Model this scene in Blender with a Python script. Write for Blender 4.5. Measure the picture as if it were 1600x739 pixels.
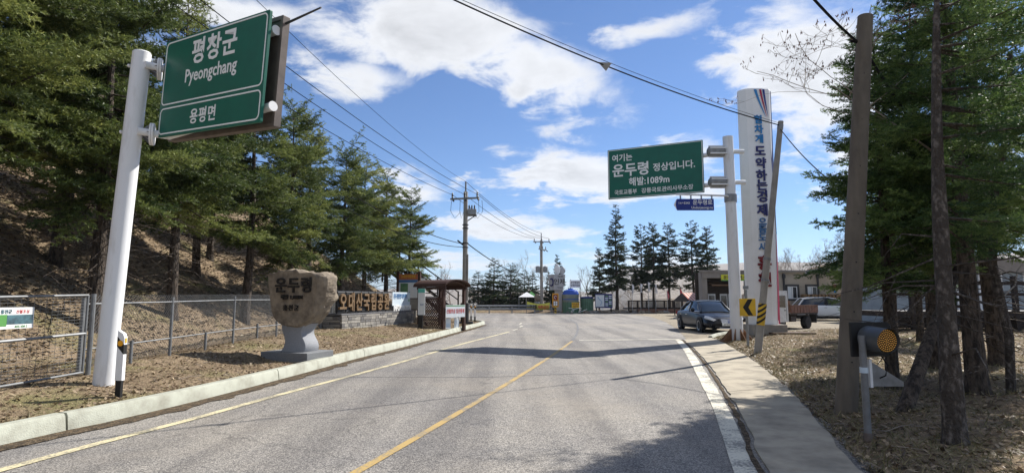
import bpy, bmesh, math, random
import numpy as np
from mathutils import Vector, Matrix, noise as mnoise

for o in list(bpy.data.objects): bpy.data.objects.remove(o)
SC = bpy.context.scene
COL = SC.collection
R = math.radians

# ------------------------------------------------------------------ camera
F = 900.0; CX, CY = 800.0, 369.5; PITCH = math.atan(96.0/900.0); CAMH = 1.6
cam_d = bpy.data.cameras.new('camera'); cam = bpy.data.objects.new('camera', cam_d); COL.objects.link(cam)
cam.location = (0, 0, CAMH); cam.rotation_euler = (R(90)+PITCH, 0, 0)
cam_d.sensor_width = 36; cam_d.lens = 36*F/1600; cam_d.clip_start = .05; cam_d.clip_end = 20000
SC.camera = cam
SC.view_settings.view_transform = 'Standard'; SC.view_settings.look = 'None'
SC.view_settings.exposure = 0.72; SC.view_settings.gamma = 1; SC.view_settings.use_curve_mapping = False
SC.render.resolution_x = 1024; SC.render.resolution_y = 472
SC.cycles.max_bounces = 6; SC.cycles.transparent_max_bounces = 8

def ray(px, py):
    cx, cy = (px-CX)/F, (CY-py)/F
    return Vector((cx, math.cos(PITCH)-cy*math.sin(PITCH), math.sin(PITCH)+cy*math.cos(PITCH)))
def P(px, py, z=0.0):
    r = ray(px, py); t = (z-CAMH)/r.z
    return Vector((r.x*t, r.y*t, z))
def G(px, py):
    """where a view ray meets the ground"""
    z = .1
    for _ in range(12): p = P(px, py, z); z = .5*z+.5*hz(p.x, p.y)
    return P(px, py, z)
def D(px, py, d):
    r = ray(px, py); t = d/r.y
    return Vector((r.x*t, d, CAMH+r.z*t))

# ------------------------------------------------------------------ sun and sky
SUN_EL = R(42); SUNV = Vector((.78, .625, 0)).normalized()
sl = bpy.data.lights.new('sun', 'SUN'); sun = bpy.data.objects.new('sun', sl); COL.objects.link(sun)
sl.energy = 5.0; sl.angle = R(.5); sl.color = (1, .95, .87)
sd = Vector((SUNV.x*math.cos(SUN_EL), SUNV.y*math.cos(SUN_EL), math.sin(SUN_EL)))
sun.rotation_euler = (-sd).to_track_quat('-Z', 'Y').to_euler()
W = bpy.data.worlds.new('World'); SC.world = W; W.use_nodes = True
def world():
    nt = W.node_tree; N = nt.nodes; L = nt.links
    for n in list(N): N.remove(n)
    out = N.new('ShaderNodeOutputWorld'); bg = N.new('ShaderNodeBackground'); L.new(bg.outputs[0], out.inputs[0])
    sky = N.new('ShaderNodeTexSky'); sky.sky_type = 'NISHITA'; sky.sun_disc = False
    sky.sun_elevation = SUN_EL; sky.sun_rotation = math.atan2(SUNV.x, SUNV.y)
    sky.altitude = 1000; sky.air_density = 1.0; sky.dust_density = .25; sky.ozone_density = 4.0
    def val(x): return x
    def math_(op, a, b=None, c=None, clamp=False):
        n = N.new('ShaderNodeMath'); n.operation = op; n.use_clamp = clamp
        for i, v in enumerate((a, b, c)):
            if v is None: continue
            if isinstance(v, (int, float)): n.inputs[i].default_value = v
            else: L.new(v, n.inputs[i])
        return n.outputs[0]
    tc = N.new('ShaderNodeTexCoord'); sep = N.new('ShaderNodeSeparateXYZ'); L.new(tc.outputs['Generated'], sep.inputs[0])
    X, Y, Z = sep.outputs
    zz = math_('ADD', math_('MAXIMUM', Z, 0.0), .16)
    u = math_('DIVIDE', X, zz); v = math_('DIVIDE', Y, zz)
    cmb = N.new('ShaderNodeCombineXYZ'); L.new(u, cmb.inputs[0]); L.new(v, cmb.inputs[1]); cmb.inputs[2].default_value = 3.7
    def nz(scale, detail, rough, dist=0.0):
        n = N.new('ShaderNodeTexNoise'); n.inputs['Scale'].default_value = scale; n.inputs['Detail'].default_value = detail
        n.inputs['Roughness'].default_value = rough; n.inputs['Distortion'].default_value = dist
        L.new(cmb.outputs[0], n.inputs['Vector']); return n.outputs['Fac']
    n1 = nz(1.25, 9, .58, .25); n2 = nz(4.2, 8, .62, .3)
    # shapes of the big cumulus masses, given by direction (x/y, z/y) in front; the noise above carries on elsewhere
    ys = math_('MAXIMUM', Y, .05)
    wx = math_('ADD', math_('DIVIDE', X, ys), math_('MULTIPLY', math_('SUBTRACT', n2, .5), .16))
    wz = math_('ADD', math_('DIVIDE', Z, ys), math_('MULTIPLY', math_('SUBTRACT', n1, .5), .12))
    front = math_('MULTIPLY', math_('SUBTRACT', Y, .05), 6.0, clamp=True)
    def T(px, py):
        r = ray(px, py); return r.x/r.y, r.z/r.y
    blobs = [ # px, py, rx, ry (px), weight, tilt
        (690, 55, 210, 78, 1.0, .12), (830, 115, 165, 75, 1.0, .25), (560, 125, 110, 42, .75, .1), (1000, 60, 150, 30, .62, -.25),
        (1270, 105, 150, 95, 1.0, 0), (1230, 30, 90, 60, .6, 0), (900, 275, 150, 42, .95, 0), (1060, 235, 90, 40, .7, -.2), (640, 290, 60, 30, .7, 0),
        (790, 345, 190, 20, .62, .05), (1000, 405, 240, 22, .55, 0), (700, 400, 120, 18, .55, 0), (360, 10, 150, 30, .75, .1),
        (500, 40, 80, 30, .45, 0), (1110, 300, 70, 30, .55, 0), (1400, 250, 200, 90, .7, 0), (150, 80, 200, 80, .6, 0), (860, 445, 300, 14, .42, 0)]
    tot = None
    for (px, py, rx, ry, w, tl) in blobs:
        ax, az = T(px, py)
        dx = math_('SUBTRACT', wx, ax); dz = math_('SUBTRACT', wz, az)
        dz2 = math_('ADD', dz, math_('MULTIPLY', dx, tl))
        e = math_('ADD', math_('POWER', math_('ABSOLUTE', math_('DIVIDE', dx, rx/F)), 2.0), math_('POWER', math_('ABSOLUTE', math_('DIVIDE', dz2, ry/F)), 2.0))
        g = math_('MULTIPLY', math_('EXPONENT', math_('MULTIPLY', e, -.8)), w)
        tot = g if tot is None else math_('MAXIMUM', tot, g)
    placed = math_('MULTIPLY', tot, front)
    base = math_('MULTIPLY', math_('SUBTRACT', 1.0, front), .50)
    raw = math_('ADD', math_('ADD', placed, base), math_('ADD', math_('MULTIPLY', math_('SUBTRACT', n1, .5), 1.25), math_('MULTIPLY', math_('SUBTRACT', n2, .5), 1.35)))
    mr = N.new('ShaderNodeMapRange'); mr.interpolation_type = 'SMOOTHSTEP'; L.new(raw, mr.inputs[0])
    mr.inputs[1].default_value = .33; mr.inputs[2].default_value = .74
    # cloud tone: thin edges white, thick middles a little grey
    tone = N.new('ShaderNodeMapRange'); L.new(math_('ADD', raw, math_('MULTIPLY', math_('SUBTRACT', n2, .5), .9)), tone.inputs[0])
    tone.inputs[1].default_value = .55; tone.inputs[2].default_value = 1.35; tone.inputs[3].default_value = 1.0; tone.inputs[4].default_value = .70
    ccol = N.new('ShaderNodeVectorMath'); ccol.operation = 'SCALE'; ccol.inputs[0].default_value = (8.2, 8.3, 8.5); L.new(tone.outputs[0], ccol.inputs['Scale'])
    mix = N.new('ShaderNodeMix'); mix.data_type = 'RGBA'
    L.new(math_('MULTIPLY', mr.outputs[0], .93), mix.inputs['Factor']); tn = N.new('ShaderNodeMix'); tn.data_type = 'RGBA'; tn.blend_type = 'MULTIPLY'; tn.inputs['Factor'].default_value = 1; L.new(sky.outputs[0], tn.inputs['A']); tn.inputs['B'].default_value = (.70, .87, 1.06, 1); L.new(tn.outputs['Result'], mix.inputs['A']); L.new(ccol.outputs[0], mix.inputs['B'])
    L.new(mix.outputs['Result'], bg.inputs[0]); bg.inputs[1].default_value = .075
world()

# ------------------------------------------------------------------ materials
MATS = {}
def M(name, c1, c2=None, scale=6, rough=.7, bump=0, bscale=40, metal=0, spec=.4, detail=6, emit=None, lo=.35, hi=.65, stretch=None, trans=0, coat=0, bdist=.02):
    if name in MATS: return MATS[name]
    m = bpy.data.materials.new(name); m.use_nodes = True; nt = m.node_tree; N = nt.nodes; L = nt.links
    b = N['Principled BSDF']; b.inputs['Roughness'].default_value = rough; b.inputs['Metallic'].default_value = metal
    b.inputs['Specular IOR Level'].default_value = spec; b.inputs['Base Color'].default_value = (*c1, 1)
    if coat: b.inputs['Coat Weight'].default_value = coat; b.inputs['Coat Roughness'].default_value = .04
    if trans: b.inputs['Transmission Weight'].default_value = trans
    tc = N.new('ShaderNodeTexCoord'); vec = tc.outputs['Object']
    if stretch:
        mp = N.new('ShaderNodeMapping'); mp.inputs['Scale'].default_value = stretch; L.new(vec, mp.inputs[0]); vec = mp.outputs[0]
    if c2 is not None:
        n = N.new('ShaderNodeTexNoise'); n.inputs['Scale'].default_value = scale; n.inputs['Detail'].default_value = detail; n.inputs['Roughness'].default_value = .6
        L.new(vec, n.inputs['Vector'])
        r = N.new('ShaderNodeMapRange'); L.new(n.outputs['Fac'], r.inputs[0]); r.inputs[1].default_value = lo; r.inputs[2].default_value = hi
        x = N.new('ShaderNodeMix'); x.data_type = 'RGBA'; x.inputs['A'].default_value = (*c1, 1); x.inputs['B'].default_value = (*c2, 1)
        L.new(r.outputs[0], x.inputs['Factor']); L.new(x.outputs['Result'], b.inputs['Base Color'])
    if bump:
        n = N.new('ShaderNodeTexNoise'); n.inputs['Scale'].default_value = bscale; n.inputs['Detail'].default_value = 5
        L.new(vec, n.inputs['Vector'])
        bp = N.new('ShaderNodeBump'); bp.inputs['Strength'].default_value = bump; bp.inputs['Distance'].default_value = bdist
        L.new(n.outputs['Fac'], bp.inputs['Height']); L.new(bp.outputs[0], b.inputs['Normal'])
    if emit: b.inputs['Emission Color'].default_value = (*emit[0], 1); b.inputs['Emission Strength'].default_value = emit[1]
    MATS[name] = m; return m

def asphalt():
    m = bpy.data.materials.new('asphalt'); m.use_nodes = True; nt = m.node_tree; N = nt.nodes; L = nt.links
    b = N['Principled BSDF']; b.inputs['Roughness'].default_value = .82; b.inputs['Specular IOR Level'].default_value = .35
    tc = N.new('ShaderNodeTexCoord')
    def nz(s, d=4, r=.6, vec=None):
        n = N.new('ShaderNodeTexNoise'); n.inputs['Scale'].default_value = s; n.inputs['Detail'].default_value = d; n.inputs['Roughness'].default_value = r
        L.new(vec or tc.outputs['Object'], n.inputs['Vector']); return n.outputs['Fac']
    def ramp(v, a, bb, c0, c1):
        r = N.new('ShaderNodeMapRange'); L.new(v, r.inputs[0])
        for i, q in enumerate((a, bb, c0, c1)): r.inputs[i+1].default_value = q
        return r.outputs[0]
    def mixc(f, A, B, mode='MIX'):
        x = N.new('ShaderNodeMix'); x.data_type = 'RGBA'; x.blend_type = mode
        if isinstance(f, (int, float)): x.inputs['Factor'].default_value = f
        else: L.new(f, x.inputs['Factor'])
        for k, c in (('A', A), ('B', B)):
            if isinstance(c, tuple): x.inputs[k].default_value = (*c, 1)
            else: L.new(c, x.inputs[k])
        return x.outputs['Result']
    vo = N.new('ShaderNodeTexVoronoi'); vo.inputs['Scale'].default_value = 95; L.new(tc.outputs['Object'], vo.inputs['Vector'])
    sepc = N.new('ShaderNodeSeparateColor'); L.new(vo.outputs['Color'], sepc.inputs[0])
    agg = mixc(ramp(sepc.outputs[0], .25, .95, 0, 1), (.12, .116, .111), (.42, .40, .366))       # stone chips in dark binder
    big = mixc(ramp(nz(.35, 5), .35, .65, 0, 1), (.84, .83, .84), (1.12, 1.08, 1.02))
    c = mixc(1.0, agg, big, 'MULTIPLY')
    # dark worn bands along the wheel tracks (road runs about 12 degrees off the y axis)
    mp = N.new('ShaderNodeMapping'); mp.inputs['Rotation'].default_value = (0, 0, R(12)); mp.inputs['Scale'].default_value = (1.1, .06, 1); L.new(tc.outputs['Object'], mp.inputs[0])
    band = ramp(nz(1.0, 4, .55, mp.outputs[0]), .42, .62, 0, 1)
    c = mixc(band, c, mixc(1.0, c, (.66, .66, .68), 'MULTIPLY'))
    # tan dust drifts and dark blotches
    c = mixc(ramp(nz(.16, 6, .65), .50, .70, 0, .6), c, (.32, .28, .225))
    c = mixc(ramp(nz(.8, 6, .7), .62, .78, 0, .55), c, (.07, .07, .072))
    # cracks: edges of large distorted cells, only here and there
    wv = N.new('ShaderNodeVectorMath'); wv.operation = 'ADD'
    nv = N.new('ShaderNodeTexNoise'); nv.inputs['Scale'].default_value = 1.2; nv.inputs['Detail'].default_value = 5; L.new(tc.outputs['Object'], nv.inputs['Vector'])
    L.new(tc.outputs['Object'], wv.inputs[0]); L.new(nv.outputs['Color'], wv.inputs[1])
    cr = N.new('ShaderNodeTexVoronoi'); cr.feature = 'DISTANCE_TO_EDGE'; cr.inputs['Scale'].default_value = .19; L.new(wv.outputs[0], cr.inputs['Vector'])
    c = mixc(ramp(cr.outputs['Distance'],   .001, .0035, .42, 0), c, (.05, .048, .045))
    L.new(c, b.inputs['Base Color'])
    bp = N.new('ShaderNodeBump'); bp.inputs['Strength'].default_value = .5; bp.inputs['Distance'].default_value = .006
    L.new(vo.outputs['Distance'], bp.inputs['Height']); L.new(bp.outputs[0], b.inputs['Normal'])
    return m
MATS['asphalt'] = asphalt()

def paint(name, col, under=(.13, .125, .12), amount=.5):
    m = bpy.data.materials.new(name); m.use_nodes = True; nt = m.node_tree; N = nt.nodes; L = nt.links
    b = N['Principled BSDF']; b.inputs['Roughness'].default_value = .75
    tc = N.new('ShaderNodeTexCoord')
    n = N.new('ShaderNodeTexNoise'); n.inputs['Scale'].default_value = 38; n.inputs['Detail'].default_value = 5; L.new(tc.outputs['Object'], n.inputs['Vector'])
    n2 = N.new('ShaderNodeTexNoise'); n2.inputs['Scale'].default_value = 2.2; n2.inputs['Detail'].default_value = 6; L.new(tc.outputs['Object'], n2.inputs['Vector'])
    a = N.new('ShaderNodeMath'); a.operation = 'ADD'; L.new(n.outputs['Fac'], a.inputs[0]); L.new(n2.outputs['Fac'], a.inputs[1])
    r = N.new('ShaderNodeMapRange'); L.new(a.outputs[0], r.inputs[0]); r.inputs[1].default_value = .94; r.inputs[2].default_value = 1.16; r.inputs[4].default_value = amount
    x = N.new('ShaderNodeMix'); x.data_type = 'RGBA'; x.inputs['A'].default_value = (*col, 1); x.inputs['B'].default_value = (*under, 1)
    L.new(r.outputs[0], x.inputs['Factor']); L.new(x.outputs['Result'], b.inputs['Base Color']); MATS[name] = m; return m

def litter(name, cols, scale=30):
    """dry leaf litter / soil: several noises mixed"""
    m = bpy.data.materials.new(name); m.use_nodes = True; nt = m.node_tree; N = nt.nodes; L = nt.links
    b = N['Principled BSDF']; b.inputs['Roughness'].default_value = .95; b.inputs['Specular IOR Level'].default_value = .1
    tc = N.new('ShaderNodeTexCoord'); prev = None
    for i, (c, s, lo, hi) in enumerate(cols):
        if i == 0: prev = c; continue
        n = N.new('ShaderNodeTexNoise'); n.inputs['Scale'].default_value = s; n.inputs['Detail'].default_value = 7; n.inputs['Roughness'].default_value = .68
        mp = N.new('ShaderNodeMapping'); mp.inputs['Location'].default_value = (i*7.3, i*3.1, 0); L.new(tc.outputs['Object'], mp.inputs[0]); L.new(mp.outputs[0], n.inputs['Vector'])
        r = N.new('ShaderNodeMapRange'); L.new(n.outputs['Fac'], r.inputs[0]); r.inputs[1].default_value = lo; r.inputs[2].default_value = hi
        x = N.new('ShaderNodeMix'); x.data_type = 'RGBA'; L.new(r.outputs[0], x.inputs['Factor'])
        if isinstance(prev, tuple): x.inputs['A'].default_value = (*prev, 1)
        else: L.new(prev, x.inputs['A'])
        x.inputs['B'].default_value = (*c, 1); prev = x.outputs['Result']
    L.new(prev, b.inputs['Base Color'])
    n = N.new('ShaderNodeTexNoise'); n.inputs['Scale'].default_value = scale; n.inputs['Detail'].default_value = 6; L.new(tc.outputs['Object'], n.inputs['Vector'])
    bp = N.new('ShaderNodeBump'); bp.inputs['Strength'].default_value = .9; bp.inputs['Distance'].default_value = .04
    L.new(n.outputs['Fac'], bp.inputs['Height']); L.new(bp.outputs[0], b.inputs['Normal']); MATS[name] = m; return m

def foliage(name, c1, c2, c3, trans=.25):
    m = bpy.data.materials.new(name); m.use_nodes = True; nt = m.node_tree; N = nt.nodes; L = nt.links
    b = N['Principled BSDF']; b.inputs['Roughness'].default_value = .55; b.inputs['Specular IOR Level'].default_value = .35
    at = N.new('ShaderNodeAttribute'); at.attribute_name = 'tint'
    cr = N.new('ShaderNodeValToRGB'); L.new(at.outputs['Fac'], cr.inputs[0])
    e = cr.color_ramp.elements; e[0].color = (*c1, 1); e[1].color = (*c3, 1); e.new(.5).color = (*c2, 1)
    oi = N.new('ShaderNodeObjectInfo'); hs = N.new('ShaderNodeHueSaturation'); L.new(cr.outputs[0], hs.inputs['Color'])
    mv = N.new('ShaderNodeMapRange'); L.new(oi.outputs['Random'], mv.inputs[0]); mv.inputs[3].default_value = .78; mv.inputs[4].default_value = 1.28; L.new(mv.outputs[0], hs.inputs['Value'])
    mh = N.new('ShaderNodeMapRange'); L.new(oi.outputs['Random'], mh.inputs[0]); mh.inputs[3].default_value = .515; mh.inputs[4].default_value = .485; L.new(mh.outputs[0], hs.inputs['Hue'])
    cr = hs
    L.new(cr.outputs[0], b.inputs['Base Color'])
    if trans:
        t = N.new('ShaderNodeBsdfTranslucent'); L.new(cr.outputs[0], t.inputs[0])
        ms = N.new('ShaderNodeMixShader'); ms.inputs[0].default_value = trans
        L.new(b.outputs[0], ms.inputs[1]); L.new(t.outputs[0], ms.inputs[2]); L.new(ms.outputs[0], N['Material Output'].inputs[0])
    MATS[name] = m; return m

paint('line_white', (.66, .62, .50), amount=.8); paint('line_cream', (.60, .53, .33), amount=.75); paint('line_yellow', (.42, .29, .10), (.22, .19, .14), amount=1.0)
paint('line_dark', (.11, .11, .112), (.2, .2, .2), .7)
M('kerb', (.41, .42, .35), (.23, .22, .175), 2.6, .85, .35, 60, lo=.44, hi=.74, detail=10)
M('slab', (.41, .36, .275), (.21, .185, .145), 2.2, .9, .4, 90, lo=.42, hi=.74, detail=10)
litter('terrain', [((.175, .128, .084), 0, 0, 0), ((.27, .205, .138), 1.1, .42, .60), ((.070, .050, .036), 7, .50, .64), ((.38, .30, .20), 30, .54, .66), ((.19, .17, .085), .5, .52, .66)])
M('steel', (.30, .31, .32), (.21, .215, .22), 8, .5, metal=.45)
M('fence_steel', (.21, .22, .23), (.15, .155, .16), 8, .55, metal=.3)
M('white_paint', (.74, .75, .76), (.50, .49, .47), 4, .5, lo=.52, hi=.85, detail=10, stretch=(1.6, 1.6, .35))
M('white_bright', (.80, .80, .80), (.72, .72, .71), 2, .5, lo=.5, hi=.8)
M('sign_green', (.004, .125, .082), (.005, .105, .072), 3, .45)
M('sign_white', (.80, .81, .80), rough=.5)
M('sign_blue', (.012, .03, .22), rough=.45)
M('back_brown', (.16, .13, .115), (.11, .09, .08), 5, .6)
M('dark_metal', (.03, .03, .033), rough=.45)
M('black', (.012, .012, .012), rough=.6)
M('rubber', (.02, .02, .021), rough=.85)
M('concrete', (.33, .30, .26), (.24, .22, .19), 4, .9, .3, 70)
M('pole_grey', (.34, .32, .29), (.25, .235, .21), 3, .85, .15, 50)
M('stone', (.27, .22, .16), (.13, .105, .08), 5.0, .9, .9, 14)
M('granite', (.30, .31, .33), (.22, .23, .25), 60, .8, .2, 120)
M('granite_base', (.20, .21, .22), (.15, .155, .16), 40, .85, .2, 90)
M('ashlar', (.26, .245, .22), (.17, .16, .15), 5, .9, .5, 40)
M('ashlar_pale', (.36, .34, .30), (.25, .235, .21), 5, .9, .5, 40)
M('ashlar_dark', (.17, .165, .16), (.11, .105, .10), 5, .9, .5, 40)
M('mortar', (.10, .095, .09), rough=.95)
M('cap_stone', (.12, .12, .125), (.08, .08, .085), 8, .7)
M('gold_wood', (.20, .125, .06), (.14, .085, .04), 6, .6)
M('letter_black', (.015, .013, .012), rough=.7)
M('brown_wood', (.075, .033, .022), (.045, .02, .014), 10, .65, .3, 60, stretch=(1, 1, 6))
M('dark_wood', (.03, .022, .018), (.018, .013, .011), 9, .75)
M('amber', (.85, .38, .02), rough=.3)
M('yellow_paint', (.72, .45, .02), (.60, .37, .03), 6, .5)
M('bark', (.105, .082, .064), (.028, .022, .018), 16, .95, 1.0, 34, stretch=(1, 1, .35), lo=.42, hi=.6, bdist=.06)
M('bark_grey', (.060, .050, .042), (.23, .20, .175), 17, .95, 1.0, 30, stretch=(1, 1, .55), lo=.50, hi=.72, bdist=.06)
M('twig', (.17, .135, .115), (.10, .08, .068), 5, .9)
M('twig_pale', (.34, .29, .24), (.22, .185, .155), 5, .9)
M('wire', (.02, .02, .022), rough=.95, spec=.05)
foliage('needle_green', (.042, .070, .020), (.125, .162, .042), (.31, .34, .10), .38)
foliage('needle_dark', (.012, .024, .010), (.026, .046, .017), (.05, .078, .026), .2)
foliage('needle_bright', (.030, .064, .020), (.085, .150, .042), (.25, .34, .10), .36)
foliage('pods', (.05, .022, .014), (.09, .036, .022), (.13, .055, .03), .2)
foliage('dry_leaf', (.07, .045, .028), (.20, .135, .083), (.44, .34, .225), .15)
foliage('dry_grass', (.085, .085, .032), (.19, .165, .075), (.36, .30, .16), .2)

# ------------------------------------------------------------------ mesh tools
class MB:
    def __init__(s): s.v = []; s.f = []
    def add(s, vs, fs):
        k = len(s.v); s.v += [tuple(p) for p in vs]; s.f += [tuple(i+k for i in f) for f in fs]; return s
    def box(s, c, size, rot=None, bev=0):
        x, y, z = size[0]/2, size[1]/2, size[2]/2; c = Vector(c)
        if bev:
            b = min(bev, x*.45, y*.45, z*.45); vs = []; idx = {}
            for sx in (-1, 1):
                for sy in (-1, 1):
                    for sz in (-1, 1):
                        for ax in range(3):
                            q = [sx*(x-b), sy*(y-b), sz*(z-b)]; q[ax] = (sx*x, sy*y, sz*z)[ax]
                            idx[sx, sy, sz, ax] = len(vs); vs.append(Vector(q))
            fs = []
            g = lambda a, bq, cq, ax: idx[a, bq, cq, ax]
            for sg in (-1, 1):
                q = [g(sg, -1, -1, 0), g(sg, 1, -1, 0), g(sg, 1, 1, 0), g(sg, -1, 1, 0)]; fs.append(q if sg > 0 else q[::-1])
                q = [g(-1, sg, -1, 1), g(-1, sg, 1, 1), g(1, sg, 1, 1), g(1, sg, -1, 1)]; fs.append(q if sg > 0 else q[::-1])
                q = [g(-1, -1, sg, 2), g(1, -1, sg, 2), g(1, 1, sg, 2), g(-1, 1, sg, 2)]; fs.append(q if sg > 0 else q[::-1])
            for a in (-1, 1):
                for bq in (-1, 1):
                    fs.append([g(a, bq, -1, 0), g(a, bq, 1, 0), g(a, bq, 1, 1), g(a, bq, -1, 1)])
                    fs.append([g(a, -1, bq, 0), g(a, 1, bq, 0), g(a, 1, bq, 2), g(a, -1, bq, 2)])
                    fs.append([g(-1, a, bq, 1), g(1, a, bq, 1), g(1, a, bq, 2), g(-1, a, bq, 2)])
                    for cq in (-1, 1): fs.append([g(a, bq, cq, 0), g(a, bq, cq, 1), g(a, bq, cq, 2)])
        else:
            vs = [Vector((i, j, k)) for i in (-x, x) for j in (-y, y) for k in (-z, z)]
            fs = [(0, 1, 3, 2), (4, 6, 7, 5), (0, 4, 5, 1), (2, 3, 7, 6), (0, 2, 6, 4), (1, 5, 7, 3)]
        if rot is not None: vs = [rot @ q for q in vs]
        return s.add([q+c for q in vs], fs)
    def tube(s, pts, r, n=8, cap=True):
        pts = [Vector(p) for p in pts]; rs = r if isinstance(r, (list, tuple)) else [r]*len(pts); vs = []; fs = []
        for i, p in enumerate(pts):
            d = (pts[min(i+1, len(pts)-1)]-pts[max(i-1, 0)]).normalized()
            a = d.cross(Vector((0, 0, 1)) if abs(d.z) < .95 else Vector((1, 0, 0))).normalized(); b = d.cross(a)
            for k in range(n):
                t = 2*math.pi*k/n; vs.append(p+(a*math.cos(t)+b*math.sin(t))*rs[i])
        for i in range(len(pts)-1):
            for k in range(n): fs.append((i*n+k, i*n+(k+1) % n, (i+1)*n+(k+1) % n, (i+1)*n+k))
        if cap: fs.append(tuple(range(n))[::-1]); fs.append(tuple((len(pts)-1)*n+k for k in range(n)))
        return s.add(vs, fs)
    def lathe(s, prof, n=24, c=(0, 0, 0)):
        c = Vector(c); vs = [c+Vector((r*math.cos(2*math.pi*k/n), r*math.sin(2*math.pi*k/n), z)) for r, z in prof for k in range(n)]
        fs = [(i*n+k, i*n+(k+1) % n, (i+1)*n+(k+1) % n, (i+1)*n+k) for i in range(len(prof)-1) for k in range(n)]
        fs.append(tuple(range(n))[::-1]); fs.append(tuple((len(prof)-1)*n+k for k in range(n)))
        return s.add(vs, fs)
    def prism(s, poly, y0, y1):
        """outline in (x,z), extruded along y"""
        n = len(poly); vs = [(x, y0, z) for x, z in poly]+[(x, y1, z) for x, z in poly]
        fs = [tuple(range(n)), tuple(range(n, 2*n))[::-1]]+[(i, i+n, (i+1) % n+n, (i+1) % n) for i in range(n)]
        return s.add(vs, fs)
    def slabpoly(s, poly, z0, z1):
        n = len(poly); vs = [(x, y, z0) for x, y in poly]+[(x, y, z1) for x, y in poly]
        fs = [tuple(range(n))[::-1], tuple(range(n, 2*n))]+[(i, (i+1) % n, (i+1) % n+n, i+n) for i in range(n)]
        return s.add(vs, fs)
    def loft(s, rings, cap=True, closed=True):
        n = len(rings[0]); vs = [p for r in rings for p in r]; fs = []
        for i in range(len(rings)-1):
            for k in range(n if closed else n-1): fs.append((i*n+k, i*n+(k+1) % n, (i+1)*n+(k+1) % n, (i+1)*n+k))
        if cap: fs.append(tuple(range(n))[::-1]); fs.append(tuple((len(rings)-1)*n+k for k in range(n)))
        return s.add(vs, fs)
    def mesh(s, name, smooth=False, fix=True):
        me = bpy.data.meshes.new(name); me.from_pydata(s.v, [], s.f)
        if fix:
            bm = bmesh.new(); bm.from_mesh(me); bmesh.ops.recalc_face_normals(bm, faces=bm.faces); bm.to_mesh(me); bm.free()
        if smooth: shade(me)
        me.update(); return me
def shade(me, ang=38):
    me.polygons.foreach_set('use_smooth', [True]*len(me.polygons))
    bm = bmesh.new(); bm.from_mesh(me)
    for e in bm.edges:
        if len(e.link_faces) == 2 and e.calc_face_angle(0) > R(ang): e.smooth = False
    bm.to_mesh(me); bm.free()
def np_mesh(name, V, Tn, tint=None, smooth=False):
    me = bpy.data.meshes.new(name); n = len(V); k = Tn.shape[1]; t = len(Tn)
    me.vertices.add(n); me.vertices.foreach_set('co', np.asarray(V, np.float32).ravel())
    me.loops.add(t*k); me.loops.foreach_set('vertex_index', np.asarray(Tn, np.int32).ravel())
    me.polygons.add(t); me.polygons.foreach_set('loop_start', np.arange(0, t*k, k, dtype=np.int32))
    if tint is not None:
        a = me.attributes.new('tint', 'FLOAT', 'POINT'); a.data.foreach_set('value', np.asarray(tint, np.float32))
    if smooth: me.polygons.foreach_set('use_smooth', [True]*t)
    me.update(calc_edges=True); return me
def link(name, data, mat=None, parent=None, loc=(0, 0, 0), rotz=0, rot=None):
    o = bpy.data.objects.new(name, data); COL.objects.link(o); o.location = loc
    o.rotation_euler = rot if rot else (0, 0, rotz)
    if parent is not None: o.parent = parent
    if mat is not None and len(data.materials) == 0: data.materials.append(MATS[mat] if isinstance(mat, str) else mat)
    return o
def part(name, mb, mat, parent, loc=(0, 0, 0), rotz=0, smooth=False, label=None, rot=None):
    me = mb.mesh(name, smooth) if isinstance(mb, MB) else mb
    o = link(name, me, mat, parent, loc, rotz, rot)
    if label: o['label'] = label
    return o
def tag(o, label, cat, group=None):
    o['label'] = label; o['category'] = cat
    if group: o['group'] = group
    return o
def thing(name, label, cat, loc=(0, 0, 0), rotz=0, group=None, rot=None):
    o = bpy.data.objects.new(name, None); COL.objects.link(o); o.location = loc; o.rotation_euler = rot if rot else (0, 0, rotz); o.empty_display_size = .2
    return tag(o, label, cat, group)
def struct(name, me, mat): o = link(name, me, mat); o['kind'] = 'structure'; return o
def text(body, size, mat, parent, loc, bold=0.0, depth=.006, align='LEFT', name='lettering', rot=None, sx=1.0, spacing=1.0, rotz=0):
    """raised lettering standing upright in the x-z plane of its parent, facing -y"""
    cu = bpy.data.curves.new('t', 'FONT'); cu.body = body; cu.size = size; cu.align_x = align; cu.offset = bold*size; cu.extrude = depth/2
    cu.resolution_u = 2; cu.space_character = spacing
    ob = bpy.data.objects.new('t', cu); tmp = bpy.data.scenes.new('tmp'); tmp.collection.objects.link(ob); tmp.view_layers[0].update(); dg = tmp.view_layers[0].depsgraph
    me = bpy.data.meshes.new_from_object(ob.evaluated_get(dg)); bpy.data.scenes.remove(tmp); bpy.data.objects.remove(ob); bpy.data.curves.remove(cu)
    me.transform(Matrix.Diagonal((sx, 1, 1, 1))); me.transform(Matrix.Rotation(R(90), 4, 'X')); me.materials.clear()
    return link(name, me, mat, parent, loc, rotz, rot)
def rrect(w, h, r, n=5):
    pts = []
    for cx, cz, a0 in ((w/2-r, h/2-r, 0), (-w/2+r, h/2-r, 90), (-w/2+r, -h/2+r, 180), (w/2-r, -h/2+r, 270)):
        for k in range(n+1):
            a = R(a0+90*k/n); pts.append((cx+r*math.cos(a), cz+r*math.sin(a)))
    return pts
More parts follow.
